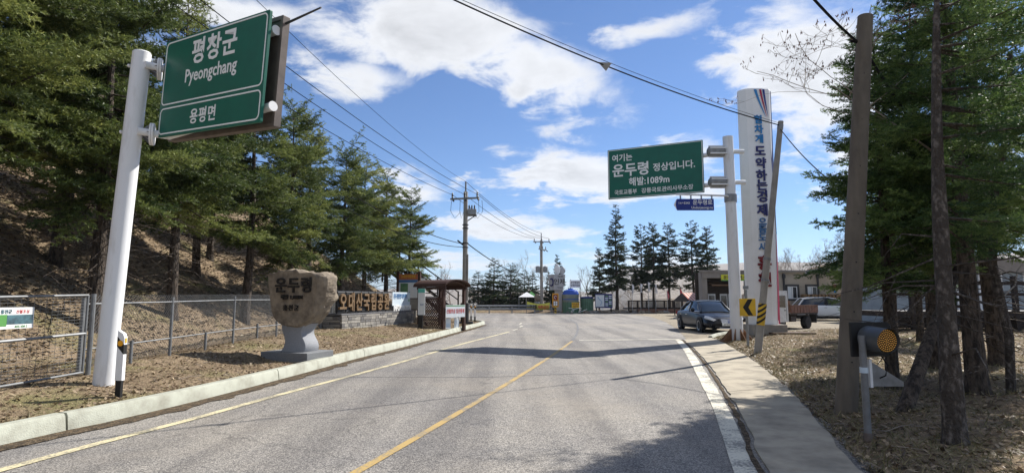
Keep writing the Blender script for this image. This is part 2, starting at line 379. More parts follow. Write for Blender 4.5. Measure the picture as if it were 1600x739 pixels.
def frame_ring(w, h, r, t, y0, y1, cx=0, cz=0):
    o = rrect(w, h, r); i = rrect(w-2*t, h-2*t, max(r-t, .005)); n = len(o); m = MB()
    vs = [(x+cx, y0, z+cz) for x, z in o]+[(x+cx, y0, z+cz) for x, z in i]+[(x+cx, y1, z+cz) for x, z in o]+[(x+cx, y1, z+cz) for x, z in i]
    fs = []
    for k in range(n):
        q = (k+1) % n
        fs += [(k, q, n+q, n+k), (2*n+k, 3*n+k, 3*n+q, 2*n+q), (k, 2*n+k, 2*n+q, q), (n+k, n+q, 3*n+q, 3*n+k)]
    return m.add(vs, fs)
def copy_tree(o, parent=None):
    c = o.copy(); COL.objects.link(c); c.parent = parent
    for ch in list(o.children): copy_tree(ch, c)
    return c
# ------------------------------------------------------------------ ground plan
def xy(p): return (p.x, p.y)
KERB = [(-9.6, -25), (-7.3, -6), (-6.15, 2)]+[xy(P(*q)) for q in ((0, 697), (160, 662), (320, 624), (480, 582), (560, 560), (640, 540), (700, 523), (740, 512))]+[(-1.75, 34.6), (-1.72, 36.6), (-2.4, 38.4), (-4.0, 39.4), (-8, 40.2), (-18, 41.5), (-45, 44)]
ISLAND = KERB+[(-400, 60), (-400, -25)]
SLAB_L = [(.2, -8), (1.1, 0)]+[xy(P(*q)) for q in ((1193, 739), (1168, 680), (1143, 630), (1108, 575), (1083, 546), (1066, 531))]
SLAB_R = [(1.1, -8), (2.1, 0)]+[xy(P(*q)) for q in ((1345, 739), (1292, 680), (1232, 612), (1176, 565), (1132, 538), (1112, 529))]
VERGE = SLAB_R+[xy(P(*q)) for q in ((1122, 525), (1150, 521.5), (1190, 521), (1240, 519), (1320, 514), (1420, 509), (1600, 503))]+[(300, 60), (300, -30), (.6, -30)]

def sdist(poly, X, Y):
    """signed distance (positive inside) of points to a polygon"""
    p = np.array(poly); q = np.roll(p, -1, 0); dmin = np.full(X.shape, 1e9); ins = np.zeros(X.shape, bool)
    for (ax, ay), (bx, by) in zip(p, q):
        ex, ey = bx-ax, by-ay; L2 = ex*ex+ey*ey+1e-12
        t = np.clip(((X-ax)*ex+(Y-ay)*ey)/L2, 0, 1)
        dmin = np.minimum(dmin, np.hypot(X-ax-t*ex, Y-ay-t*ey))
        c = ((ay > Y) != (by > Y)) & (X < (bx-ax)*(Y-ay)/(by-ay+1e-12)+ax); ins ^= c
    return np.where(ins, dmin, -dmin)
def sm(a, b, x): t = np.clip((x-a)/(b-a), 0, 1); return t*t*(3-2*t)
_rs = np.random.RandomState(5); _G = _rs.rand(64, 64)
def vn(x, y):
    xi = np.floor(x).astype(int); yi = np.floor(y).astype(int); fx = x-xi; fy = y-yi; fx = fx*fx*(3-2*fx); fy = fy*fy*(3-2*fy)
    g = lambda a, b: _G[a % 64, b % 64]
    return (g(xi, yi)*(1-fx)+g(xi+1, yi)*fx)*(1-fy)+(g(xi, yi+1)*(1-fx)+g(xi+1, yi+1)*fx)*fy-.5
def fbm(x, y, o=4): return sum(vn(x*2**k+k*7.7, y*2**k+k*3.3)/2**k for k in range(o))
def height(X, Y):
    X = np.asarray(X, float); Y = np.asarray(Y, float)
    di = sdist(ISLAND, X, Y); dv = sdist(VERGE, X, Y)
    z = np.full(X.shape, -.09)
    # left verge and bank
    edge = np.interp(Y, [-30, 27, 33, 45], [-8.5, -8.5, -5.6, -5.0])
    bank = np.maximum(edge-X, 0)*.62*sm(1.0, 5.0, di)
    bank = np.minimum(bank, 7+.25*np.maximum(edge-X-11, 0))
    zi = .12+.30*sm(.2, 3.0, di)+bank+fbm(X*.9, Y*.9)*.10*sm(.3, 1.2, di)+fbm(X*.25+9, Y*.25)*.5*sm(4, 8, di)
    z = np.where(di > .24, zi, z)
    zv = .0+.10*sm(0, .5, dv)+.16*sm(.3, 4, dv)+fbm(X*1.1, Y*1.1)*.14*sm(.2, 1.5, dv)
    z = np.where(dv > .06, zv, z)
    # far edge of the square: a low earth bank, then the land falls away to the valley
    fy = Y-62.3
    drop = .25*sm(0, 1.0, fy)+fbm(X*.8, Y*.8)*.15*sm(0, 1.0, fy)-.42*np.maximum(fy-4, 0)
    drop = np.maximum(drop, -150+fbm(X*.002, Y*.002)*60)
    hill = 18*np.exp(-(((X-138)/42)**2+((Y-215)/50)**2))
    mix = sm(42, 72, X-.15*(Y-62))
    beyond = drop*(1-mix)+mix*(hill+.1)+fbm(X*.05, Y*.05)*2*mix*sm(60, 90, Y)
    far = np.hypot(X, Y)
    ridge = (205+fbm(X*.0011+3, Y*.0007, 5)*50)*sm(1800, 3600, far)+fbm(X*.004, Y*.004)*25*sm(900, 1800, far)
    z = np.where(fy > 0, beyond+np.where(far > 900, ridge, 0), z)
    z = np.where((Y <= 62.3) & (di <= 0) & (dv <= 0) & ((X > 46) | (X < -70)), .1+fbm(X*.1, Y*.1)*.6, z)
    return z
def hz(x, y): return float(height(np.array([x]), np.array([y]))[0])

def axis(lo, hi, step, far, n):
    a = np.arange(lo, hi+step, step); g = np.geomspace(step*2, far, n)
    return np.concatenate([(lo-g)[::-1], a, a[-1]+g])
ax = axis(-24, 24, .3, 7000, 46); ay = axis(-14, 70, .34, 7000, 46); ay = ay[ay > -500]
GX, GY = np.meshgrid(ax, ay); GZ = height(GX, GY)
nx = len(ax); V = np.stack([GX.ravel(), GY.ravel(), GZ.ravel()], 1)
i0 = (np.arange(len(ay)-1)[:, None]*nx+np.arange(nx-1)[None]).ravel()
struct('ground', np_mesh('ground', V, np.stack([i0, i0+1, i0+nx+1, i0+nx], 1), smooth=True), 'terrain')

# ------------------------------------------------------------------ road
def sheet(poly, z):
    bm = bmesh.new(); vs = [bm.verts.new((x, y, z)) for x, y in poly]; f = bm.faces.new(vs)
    bmesh.ops.recalc_face_normals(bm, faces=[f])
    if f.normal.z < 0: f.normal_flip()
    bmesh.ops.triangulate(bm, faces=bm.faces); me = bpy.data.meshes.new('sheet'); bm.to_mesh(me); bm.free(); return me
road = struct('road', sheet([(-90, -35), (50, -35), (50, 62.6), (20, 62.2), (10, 62.9), (0, 62.5), (-20, 62.7), (-90, 63)], 0.0), 'asphalt')
litter('apron', [((.36, .31, .235), 0, 0, 0), ((.27, .235, .185), .7, .42, .62), ((.16, .14, .115), 4, .60, .74), ((.42, .37, .29), 40, .6, .7)], 80)
apron = struct('parking_lot', sheet([xy(P(*q)) for q in ((985, 490.5), (1018, 495), (1040, 503), (1058, 514), (1073, 530), (1112, 529.5))]+[(9.3, 22.2), (24, 22), (48, 30), (48, 60.8), (30, 61.3), (15, 61.6)], .004), 'apron')
def dense(pts, step=.4):
    out = []
    pts = [Vector((p[0], p[1], 0)) for p in pts]
    for i in range(len(pts)-1):
        p0 = pts[max(i-1, 0)]; p1 = pts[i]; p2 = pts[i+1]; p3 = pts[min(i+2, len(pts)-1)]
        n = max(2, int((p2-p1).length/step))
        for k in range(n):
            t = k/n
            out.append(.5*((2*p1)+(-p0+p2)*t+(2*p0-5*p1+4*p2-p3)*t*t+(-p0+3*p1-3*p2+p3)*t**3))
    return out+[pts[-1]]
def ribbon(pts, w, z, wob=.0):
    m = MB(); vs = []
    for i, p in enumerate(pts):
        d = (pts[min(i+1, len(pts)-1)]-pts[max(i-1, 0)]).normalized(); n = Vector((-d.y, d.x, 0))
        ww = w/2*(1+wob*mnoise.noise(p*3)); q = p+Vector((0, 0, z)); vs += [q+n*ww, q-n*ww]
    return m.add(vs, [(2*i, 2*i+1, 2*i+3, 2*i+2) for i in range(len(pts)-1)]).mesh('line')
def line(name, px, w, mat, z=.008, ext=()):
    pts = [Vector((*xy(P(*q)), 0)) for q in px]
    if ext: pts = [pts[0]-(pts[1]-pts[0]).normalized()*k for k in (9, 6, 3, 1.5)]+pts
    return link(name, ribbon(dense(pts), w, z, .12), mat, road)
line('edge_line', ((0, 735), (150, 694), (300, 655), (440, 616), (540, 589.5), (640, 562), (720, 538), (780, 522.5), (796, 518)), .13, 'line_cream', ext=((-6.2, -6),))
line('lane_dash', ((802, 516), (808, 514)), .13, 'line_white'); line('lane_dash', ((812, 511), (816, 509)), .13, 'line_white'); line('lane_dash', ((812, 506.5), (815, 504.5)), .12, 'line_white')
line('centre_line', ((560, 736), (640, 690), (720, 643), (790, 601), (840, 570), (872, 549), (887, 538), (894, 533)), .10, 'line_yellow', ext=((-3.4, -6),))
line('worn_line', ((894, 532), (900, 524), (903, 514), (900, 505), (890, 498)), .10, 'line_dark')
line('stop_line', ((905, 531.5), (960, 531), (1010, 530.5), (1062, 530)), .22, 'line_white')
line('shoulder_line', ((1166, 738), (1143, 680), (1122, 630), (1091, 575), (1073, 546), (1060, 531)), .22, 'line_white', ext=((.75, -6), (1.3, 2)))
line('paving_joint', ((470, 590), (640, 589), (760, 589), (900, 584), (1095, 581)), .03, 'line_dark', .006)

# kerb of cast concrete lengths on the left
kerb = thing('kerb', 'pale green tinted concrete kerb along the left verge', 'kerb'); kp = dense(KERB[:-1], .5)
s = 0; seg = [kp[0]]; KH = .21
def kerb_piece(seg):
    m = MB(); rings = []
    for i, p in enumerate(seg):
        d = (seg[min(i+1, len(seg)-1)]-seg[max(i-1, 0)]).normalized(); n = Vector((-d.y, d.x, 0))
        q = p+d*(.012 if i == 0 else -.012 if i == len(seg)-1 else 0); h = KH-.04*float(sm(20, 36, p.y))
        rings.append([q+Vector((0, 0, -.05)), q+n*.035+Vector((0, 0, h-.035)), q+n*.06+Vector((0, 0, h)), q+n*.19+Vector((0, 0, h)), q+n*.21+Vector((0, 0, h-.02)), q+n*.21+Vector((0, 0, -.05))])
    m.loft(rings); part('kerb_stone', m, 'kerb', kerb, smooth=True)
acc = 0; lens = [4.6, 4.4, 4.3, 4.5, 4.4]; li = 0
for i in range(1, len(kp)):
    seg.append(kp[i]); acc += (kp[i]-kp[i-1]).length
    if acc > (4.4 if kp[i].y < 30 else 1.9): kerb_piece(seg); seg = [kp[i]]; acc = 0
if len(seg) > 1: kerb_piece(seg)
# concrete gutter slabs on the right, with the broken seam between them and the road
apr = thing('concrete_gutter', 'strip of worn concrete slabs along the right road edge', 'gutter')
def between(a, b, n):
    a = dense(a, .3); b = dense(b, .3)
    ra = [a[int(k*(len(a)-1)/n)] for k in range(n+1)]; rb = [b[int(k*(len(b)-1)/n)] for k in range(n+1)]
    return ra, rb
ra, rb = between(SLAB_L, SLAB_R, 90)
for k0 in range(0, 90, 18):
    m = MB(); rings = []
    for k in range(k0, k0+19):
        a = ra[k]; b = rb[k]; e = .012 if k == k0 else -.012 if k == k0+18 else 0; a = a+Vector((.05+.04*mnoise.noise(a*2.5), e, 0)); b = b+Vector((.05*mnoise.noise(b*2), e, 0))
        rings.append([a+Vector((0, 0, -.06)), a+Vector((0, 0, .022)), (a+b)/2+Vector((0, 0, .03)), b+Vector((0, 0, .045)), b+Vector((0, 0, -.06))])
    m.loft(rings); part('slab', m, 'slab', apr)
litter('seam', [((.07, .055, .04), 0, 0, 0), ((.17, .125, .08), 12, .45, .6), ((.33, .27, .2), 40, .58, .68)], 60)
link('seam', ribbon([p+Vector((-.02, 0, 0)) for p in dense(SLAB_L, .1)], .06, .012, .9), 'seam', road)
link('dirt_strip', ribbon([p+Vector((.12, 0, 0)) for p in dense(KERB[:12], .12)], .34, .010, .8), 'seam', road)
# small kerb curving round the foot of the verge
m = MB(); pts = dense([xy(P(*q)) for q in ((1110, 529), (1122, 524.5), (1142, 521.5), (1165, 521))], .3)
m.tube([p+Vector((0, 0, .03)) for p in pts], .1, 6)
tag(link('verge_kerb', m.mesh('verge_kerb'), 'kerb'), 'short low kerb curving beside the foot of the right sign pole', 'kerb')

# ------------------------------------------------------------------ tree makers
def unit(a): return a/np.maximum(np.linalg.norm(a, axis=-1, keepdims=True), 1e-9)
def needles(rng, S, Dr, Ln, tint, step, nl, nw):
    cnt = np.maximum(3, (Ln/step).astype(int)); idx = np.repeat(np.arange(len(S)), cnt); n = len(idx)
    t = rng.rand(n)*1.0; d = Dr[idx]
    rv = rng.normal(size=(n, 3)); rv[:, 2] *= .55; rv[:, 2] += .12
    side = unit(np.cross(d, np.cross(rv, d)))
    base = S[idx]+d*(t*Ln[idx])[:, None]; l = nl*(.7+.6*rng.rand(n))[:, None]
    tip = base+l*unit(side*.85+d*.75)
    w = unit(np.cross(side, d)*.6+d*.8+rng.normal(size=(n, 3))*.3)*(nw*.5)
    V = np.stack([base-w, base+w, tip], 1).reshape(-1, 3)
    tt = np.clip(tint[idx]+rng.normal(size=n)*.10, 0, 1)
    return V, np.arange(3*n).reshape(-1, 3), np.repeat(tt, 3)
def conifer(seed, H, z0, Rad, whorl=.31, nb=6, shoot=.15, sub=.115, step=.016, nl=.06, nw=.02, trunk_r=.17, dead=26, power=.8, lean=0.0, top=.35, droop=.16, upc=1.0, subk=.62, azr=None, gap=0.0, elv=.08, upv=.28):
    rng = np.random.RandomState(seed); S = []; Dd = []; Ls = []; Tt = []; tm = MB()
    def trunk_at(z): return np.array([lean*z+.05*math.sin(z*.7+seed), .05*math.sin(z*.5+seed*2), z])
    zs = [-.35, 0, .12, .3, .6]+list(np.linspace(1.1, H, 12)); tm.tube([trunk_at(z) for z in zs], [max(.012, trunk_r*(1-(max(z, 0)/H)**1.0*.96))*(1+.4*math.exp(-max(z+.1, 0)*6))*(1+.05*math.sin(z*9+seed)) for z in zs], 12)
    z = z0
    while z < H-.1:
        t = (z-z0)/(H-z0); L = Rad*((1-t)**power)*(.62+.38*min(1, t/.15))+top*.35
        for b in range(nb):
            az = rng.rand()*2*math.pi if azr is None else azr[0]+(azr[1]-azr[0])*rng.rand(); l = L*(.62+.5*rng.rand()); zb = z+rng.rand()*whorl
            if zb > H or rng.rand() < gap: continue
            el = (-.18+.75*t**1.3)*upc+rng.normal()*elv; out = np.array([math.cos(az), math.sin(az), 0]); sd = np.array([-math.sin(az), math.cos(az), 0]); up = np.array([0, 0, 1.])
            def pos(s):
                s = np.atleast_1d(s)[:, None]; q = s/l
                return trunk_at(zb)[None]+out*s+up*(math.tan(el)*s-droop*l*q**2+.16*l*q**3)
            ss = np.array([0, .3, .6, 1.])*l; pp = pos(ss); tm.tube([tuple(p) for p in pp], [.022*l**.6, .014*l**.6, .008, .003], 3, False)
            bt = .10+.75*rng.rand()**1.2
            s = np.arange(.10*l+.06, l, shoot); s = np.repeat(s, 2); s = s+rng.rand(len(s))*shoot; s = np.minimum(s, l*.99)
            sg = np.where(np.arange(len(s)) % 2 == 0, 1., -1.); p0 = pos(s); tg = unit(pos(s+.02)-pos(s-.02))
            d = unit(tg*(.62+.2*rng.rand(len(s))[:, None])+sd*sg[:, None]*.85+up*(rng.normal(size=len(s))*.34-.02)[:, None])
            ll = np.minimum((.50*(l-s)+.12)*(.65+.6*rng.rand(len(s))), .95)
            S.append(p0); Dd.append(d); Ls.append(ll); Tt.append(np.clip(bt+rng.normal(size=len(s))*.15, 0, 1))
            # leader
            S.append(pos(np.array([l*.55]))); Dd.append(unit(pos(np.array([l]))-pos(np.array([l*.55])))); Ls.append(np.array([l*.45])); Tt.append(np.array([bt]))
            # sub shoots
            for j in range(len(s)):
                k = int(ll[j]/sub)
                if k < 1: continue
                q = np.repeat((np.arange(k)+.6)*ll[j]/(k+.3), 2); g = np.where(np.arange(2*k) % 2 == 0, 1., -1.)
                perp = np.cross(up, d[j]); perp /= np.linalg.norm(perp)+1e-9
                dd = unit(d[j][None]*.75+perp[None]*g[:, None]*.75+up[None]*(rng.normal(size=2*k)*upv+.06)[:, None])
                S.append(p0[j][None]+d[j][None]*q[:, None]); Dd.append(dd); Ls.append((.07+subk*.5*(ll[j]-q))*(.6+.7*rng.rand(2*k))); Tt.append(np.clip(bt+rng.normal(size=2*k)*.2, 0, 1))
        z += whorl*(.8+.4*rng.rand())
    for k in range(dead):
        zb = .7+rng.rand()*(z0-.4); az = rng.rand()*6.28; l = .5+1.5*rng.rand(); o = np.array([math.cos(az), math.sin(az), -.05+.25*rng.rand()-.15]); p0 = trunk_at(zb)
        bend = rng.normal(size=3)*.1*l; p1 = p0+o*l*.5+bend; p2 = p0+o*l+bend*.4+np.array([0, 0, -.12*l])
        tm.tube([tuple(p0), tuple(p1), tuple(p2)], [.014, .009, .003], 3, False)
        for q in range(4):
            f = .3+.65*rng.rand(); b0 = p0*(1-f)+p2*f+bend*.5*(1-abs(2*f-1)); tm.tube([tuple(b0), tuple(b0+rng.normal(size=3)*np.array([.22, .22, .12])*l)], [.005, .002], 3, False)
    V, Tn, tint = needles(rng, np.concatenate(S), np.concatenate(Dd), np.concatenate(Ls), np.concatenate(Tt), step, nl, nw)
    return tm.mesh('trunk', fix=False), np_mesh('crown', V, Tn, tint)
def bare_tree(seed, H, spread=.5, depth=5, r0=.09, upb=.35, pods=0, nseg=3, thin=1.0):
    rng = np.random.RandomState(seed); tm = MB(); tips = []; limbs = MB()
    def grow(p, d, l, r, k):
        pts = [p]; q = p.copy(); dd = d.copy()
        for i in range(nseg): dd = unit(dd+rng.normal(size=3)*.13+np.array([0, 0, .05])); q = q+dd*l/nseg; pts.append(q.copy())
        rs = [r*(1-.45*i/nseg) for i in range(nseg+1)]
        (tm if k == depth else limbs).tube([tuple(x) for x in pts], rs if k == depth else [q_*thin for q_ in rs], 7 if k == depth else 4 if k > 2 else 3, False)
        if k == 0: tips.append(q); return
        nb = 7 if k == depth else rng.randint(2, 5)
        for b in range(nb):
            f = (.3+.7*(b+rng.rand())/nb) if k == depth else .35+.65*rng.rand(); j = min(int(f*nseg), nseg-1); g = f*nseg-j; s0 = pts[j]*(1-g)+pts[j+1]*g
            az = rng.rand()*6.28; o = np.array([math.cos(az), math.sin(az), 0]); nd = unit(dd*(1-spread)+o*spread*1.1+np.array([0, 0, upb*rng.rand()]))
            grow(s0, nd, l*(.42+.25*rng.rand())*(1 if k < depth else (1.25-f*.7)), max(.0028 if thin == 1 else .006, r*(.42 if k == depth else .55)), k-1)
    grow(np.array([0, 0, -.2]), np.array([0, 0, 1.]), H*.72, r0, depth)
    pm = None
    if pods:
        T_ = np.array(tips); sel = T_[rng.choice(len(T_), min(pods, len(T_)), False)]; n = len(sel)
        sel = np.repeat(sel, 3, 0)+rng.normal(size=(3*n, 3))*.018; m3 = len(sel); l = .03+.05*rng.rand(m3); w = unit(rng.normal(size=(m3, 3))*np.array([1, 1, .1]))*.010
        dn = np.stack([rng.normal(size=m3)*.01, rng.normal(size=m3)*.01, -l], 1)
        Vv = np.stack([sel, sel+dn*.5+w, sel+dn, sel+dn*.5-w], 1).reshape(-1, 3)
        pm = np_mesh('pods', Vv, np.arange(4*m3).reshape(-1, 4), np.repeat(rng.rand(m3), 4))
    return tm.mesh('trunk', fix=False), limbs.mesh('limbs', fix=False), pm
def plant(name, meshes, mats, names, label, cat, loc, rotz, scale=1.0, group=None):
    t = thing(name, label, cat, loc, rotz, group); t.scale = scale if isinstance(scale, tuple) else (scale,)*3
    for me, ma, nm in zip(meshes, mats, names):
        if me is not None: link(nm, me, ma, t)
    return t

# ------------------------------------------------------------------ conifers behind the fence (left)
LK = dict(power=.58, nb=5, whorl=.35, nl=.08, nw=.028, step=.0165, shoot=.15, sub=.12, droop=.10, upc=1.25, dead=60, gap=.08, elv=.22, upv=.45)
LV = [conifer(11, 9.6, 2.9, 2.95, **LK), conifer(12, 9.0, 2.8, 2.8, **LK), conifer(13, 10.2, 3.1, 3.1, **LK)]
ORD = ['first', 'second', 'third', 'fourth', 'fifth', 'sixth', 'seventh', 'eighth', 'ninth', 'tenth', 'eleventh', 'twelfth']
row = [(-55, 10.8, 2, 1.0), (150, 13, 0, 1.0), (272, 16.3, 2, .92), (388, 19.8, 1, .98), (452, 22.8, 0, .90), (535, 26.2, 1, .90), (568, 29.3, 2, .80), (603, 31.5, 1, .86), (640, 34.0, 0, .76)]
for i, (px, d, v, s) in enumerate(row):
    x = (px-800)/F*d
    plant('conifer_tree', LV[v], ('bark', 'needle_green'), ('trunk', 'crown'), f'dark green conifer, {ORD[i]} from the left in the row behind the fence', 'tree', (x, d, hz(x, d)-.05), i*1.9+.4, s, 'conifers behind the left fence')
for i, (x, d, v, s) in enumerate([(-15.5, 12.5, 1, 1.05), (-14.5, 18.5, 0, 1.0), (-13.2, 25, 2, .9), (-11, 31, 1, .88), (-11.8, 21.5, 1, .95), (-12.2, 15.3, 2, .95), (-12.6, 8.8, 0, 1.0)]):
    plant('conifer_tree', LV[v], ('bark', 'needle_green'), ('trunk', 'crown'), f'green conifer higher up the left bank, {ORD[i]} from the left of the back row', 'tree', (x, d, hz(x, d)-.1), i*2.3+1, s, 'conifers up the left bank')

# ------------------------------------------------------------------ far conifers
FV = [conifer(31, 12, 2.2, 2.6, whorl=.45, nb=6, shoot=.22, sub=.18, step=.028, nl=.15, nw=.06, dead=10, trunk_r=.2, power=.95),
      conifer(32, 9.5, 2.6, 2.1, whorl=.45, nb=6, shoot=.22, sub=.18, step=.028, nl=.15, nw=.06, dead=14, trunk_r=.16, power=.7),
      conifer(33, 6, .7, 1.9, whorl=.36, nb=6, shoot=.2, sub=.17, step=.028, nl=.12, nw=.05, dead=0, trunk_r=.12, power=1.0)]
def far_tree(px, py_top, d, v, H, label, rot, sxy=1.0):
    x = (px-800)/F*d; zb = hz(x, d); top = D(px, py_top, d).z; s = (top-zb)/H
    return plant('conifer_tree', FV[v], ('bark', 'needle_dark'), ('trunk', 'crown'), label, 'tree', (x, d, zb-.05), rot, (s*sxy, s*sxy, s), 'conifers across the square')
far_tree(963, 320, 64, 0, 12, 'tallest dark conifer standing right of the map board', .3)
far_tree(936, 388, 69, 1, 9.5, 'thin low conifer just left of the tallest far conifer', 2.3, .9)
far_tree(1002, 352, 67, 1, 9.5, 'slim dark conifer behind the deck, first right of the tallest', 1.0)
far_tree(1021, 349, 65, 1, 9.5, 'slim dark conifer behind the deck, second right of the tallest', 2.0)
far_tree(1045, 350, 66, 1, 9.5, 'slim dark conifer behind the deck, third right of the tallest', 3.1, 1.1)
far_tree(1082, 347, 65, 1, 9.5, 'slim dark conifer left of the restaurant, nearer the deck', 4.4, 1.05)
far_tree(1106, 355, 66, 1, 9.5, 'slim dark conifer rising over the left end of the restaurant', 5.2, 1.1)
far_tree(871, 398, 70, 0, 12, 'dark conifer behind the grey county sign', 1.7, 1.0)
far_tree(832, 428, 68, 2, 6, 'dark conifer behind the second utility pole', .8, 1.3)
far_tree(797, 412, 68, 2, 6, 'dark young conifer left of the yellow banner, tall one', 2.6, 1.4)
far_tree(772, 404, 67, 2, 6, 'dark young conifer midway between the two utility poles', 4.0, 1.35)
far_tree(748, 424, 66, 2, 6, 'dark young conifer just right of the near utility pole', 5.0, 1.7)
far_tree(785, 432, 70, 2, 6, 'low dark conifer between the two young conifers', 1.1, 1.4)
far_tree(760, 436, 69, 2, 6, 'low dark conifer right behind the conifer at the near utility pole', 2.1, 1.5)
far_tree(820, 424, 72, 2, 6, 'dark conifer left of the second utility pole', .4, 1.4)
far_tree(813, 440, 71, 2, 6, 'low dark conifer directly above the yellow banner', 3.3, 1.4)
far_tree(858, 425, 71, 0, 12, 'dark conifer squeezed between the second pole and the county sign', 2.9, 1.1)

# ------------------------------------------------------------------ bare trees across the valley edge and on the right hill
BV = [bare_tree(41, 8, .5, 5, .10), bare_tree(42, 8, .42, 5, .09), bare_tree(43, 8, .58, 5, .11)]
def bare(px, py_top, d, v, label, rot, base=None, group='bare trees beyond the square', mat='twig'):
    x = (px-800)/F*d; zb = hz(x, d); top = D(px, py_top, d).z; s = (top-zb)/9.3
    return plant('bare_tree', BV[v][:2], (mat, mat), ('trunk', 'limbs'), label, 'tree', (x, d, zb-.1), rot, (s*.9, s*.9, s), group)
for i, (px, pt, d, v, lab) in enumerate([(705, 400, 60, 0, 'pale bare tree left of the near utility pole'), (737, 415, 72, 1, 'thin bare tree just behind the near utility pole'),
      (762, 400, 74, 2, 'pale bare tree above the young conifers'), (806, 386, 72, 1, 'tall thin bare tree left of the second utility pole'), (824, 378, 73, 0, 'tall bare tree nearest the second utility pole'),
      (853, 392, 76, 2, 'bare tree behind the second utility pole, right side'), (917, 395, 72, 1, 'bare tree above the small green tank'), (1063, 430, 75, 0, 'low bare tree behind the deck flags'),
      (985, 420, 78, 2, 'low bare tree right of the tallest far conifer'), (688, 408, 64, 1, 'bare tree at the end of the left conifer row')]):
    bare(px, pt, d, v, lab, i*1.3, mat='twig_pale' if i % 2 == 0 else 'twig')
rng = random.Random(4)
for i in range(90):      # wood on the hill behind the restaurant
    px = rng.uniform(1150, 1335); d = rng.uniform(120, 225); x = (px-800)/F*d; z = hz(x, d)
    t = plant('bare_tree', BV[i % 3][:2], ('twig', 'twig'), ('trunk', 'limbs'), 'leafless brown tree in the wood on the hill behind the restaurant', 'tree', (x, d, z-.1), rng.uniform(0, 6), rng.uniform(.85, 1.35), 'leafless trees on the hill')

# ------------------------------------------------------------------ grove on the right
RV = [conifer(51, 8.6, 2.3, 2.1, gap=.1, elv=.2, upv=.4, whorl=.31, nb=5, shoot=.12, sub=.075, step=.0095, nl=.045, nw=.018, trunk_r=.15, dead=8, subk=.5, droop=.12),
      conifer(53, 6.6, 2.25, 1.7, whorl=.42, nb=3, shoot=.12, sub=.075, step=.0085, nl=.042, nw=.013, trunk_r=.112, dead=16, subk=.5, droop=.12, azr=(-1.15, .9), lean=.055),
      conifer(52, 10.5, 2.5, 3.0, gap=.15, elv=.2, upv=.4, whorl=.38, nb=5, shoot=.15, sub=.10, step=.013, nl=.055, nw=.02, trunk_r=.17, dead=14)]
grove = [(1398, 604, 9.7, 0, .74, 'bushy conifer whose trunk stands behind the amber flasher'), (1487, 702, 6.2, 1, .98, 'nearest conifer trunk in the right grove, pale flecked bark'),
         (1528, 632, 8.6, 0, .98, 'thick conifer just behind the nearest trunk of the right grove'), (1560, 580, 11.6, 2, .95, 'conifer trunk farthest right in the grove'),
         (1462, 583, 11.4, 0, .88, 'thin dark conifer behind the leaning log'), (1438, 533, 17.5, 2, .66, 'slightly tilted conifer trunk deep in the right grove'),
         (1400, 520, 20, 2, .62, 'far conifer trunk directly right of the flasher head')]
for i, (px, py, d, v, s, lab) in enumerate(grove):
    x = D(px, py, d).x
    plant('conifer_tree', RV[v], ('bark_grey' if i == 1 else 'bark', 'needle_bright'), ('trunk', 'crown'), lab, 'tree', (x, d, hz(x, d)-.03), 0 if i == 1 else i*1.37+.6, s, 'conifers in the right grove')
PT = bare_tree(61, 8.0, .60, 5, .06, upb=.1, pods=2600, thin=.55, nseg=5)
x = (1560-800)/F*8.7
plant('bare_tree', PT, ('bark_grey', 'twig_pale', 'pods'), ('trunk', 'limbs', 'seed_pods'), 'bare tree with hanging brown seed pods over the right grove', 'tree', (x, 8.7, hz(x, 8.7)-.1), 2.2, (1.1, 1.1, .95))
a = P(1403, 650, .1); b = D(1476, 470, a.y+1.2)
m = MB(); m.tube([a+Vector((0, 0, -.15)), a.lerp(b, .35)+Vector((.03, 0, 0)), a.lerp(b, .7), b, b+(b-a)*.6], [.10, .09, .08, .07, .05], 9)
tag(link('leaning_log', m.mesh('log', True), 'bark'), 'dark dead trunk leaning to the right in the grove', 'log')

# ------------------------------------------------------------------ leaf litter and dry grass (uncountable)
def scatter(name, n, fx, mat, label, size, upright=False, seed=1):
    r = np.random.RandomState(seed); X, Y = fx(r, n); Z = height(X, Y); n = len(X); c = np.stack([X, Y, Z], 1)
    a = r.rand(n)*6.28; u = np.stack([np.cos(a), np.sin(a), r.normal(size=n)*.35], 1); v = np.stack([-np.sin(a), np.cos(a), r.normal(size=n)*.45], 1); s = size*(.5+r.rand(n))[:, None]
    if upright:
        tip = c+np.stack([r.normal(size=n)*.6, r.normal(size=n)*.6, .35+.5*r.rand(n)], 1)*s*2.4; Vv = np.stack([c-u*s*.09, c+u*s*.09, tip], 1).reshape(-1, 3); Tn = np.arange(3*n).reshape(-1, 3); k = 3
    else:
        c = c+np.array([0, 0, .012]); Vv = np.stack([c-u*s, c-v*s*.5, c+u*s, c+v*s*.5], 1).reshape(-1, 3); Tn = np.arange(4*n).reshape(-1, 4); k = 4
    me = np_mesh(name, Vv, Tn, np.repeat(r.rand(n), k)); o = link(name, me, mat); o['kind'] = 'stuff'; tag(o, label, 'ground cover'); return o
def left_pts(r, n):
    Y = 4+36*r.rand(n)**1.6; X = np.interp(Y, [p[1] for p in KERB[1:12]], [p[0] for p in KERB[1:12]])-.26-6.5*r.rand(n)**1.3; return X, Y
def bank_pts(r, n):
    Y = 6+32*r.rand(n); X = -8-11*r.rand(n); return X, Y
def right_pts(r, n):
    Y = 3.5+23*r.rand(n)**1.5; X = np.interp(Y, [p[1] for p in SLAB_R], [p[0] for p in SLAB_R])+.05+(14*r.rand(n)**1.4); k = sdist(VERGE, X, Y) > .03; return X[k], Y[k]
scatter('leaf_litter', 26000, left_pts, 'dry_leaf', 'fallen brown leaves covering the left verge', .030, seed=2)
scatter('leaf_litter', 40000, bank_pts, 'dry_leaf', 'fallen tan leaves covering the bank under the left conifers', .05, seed=3)
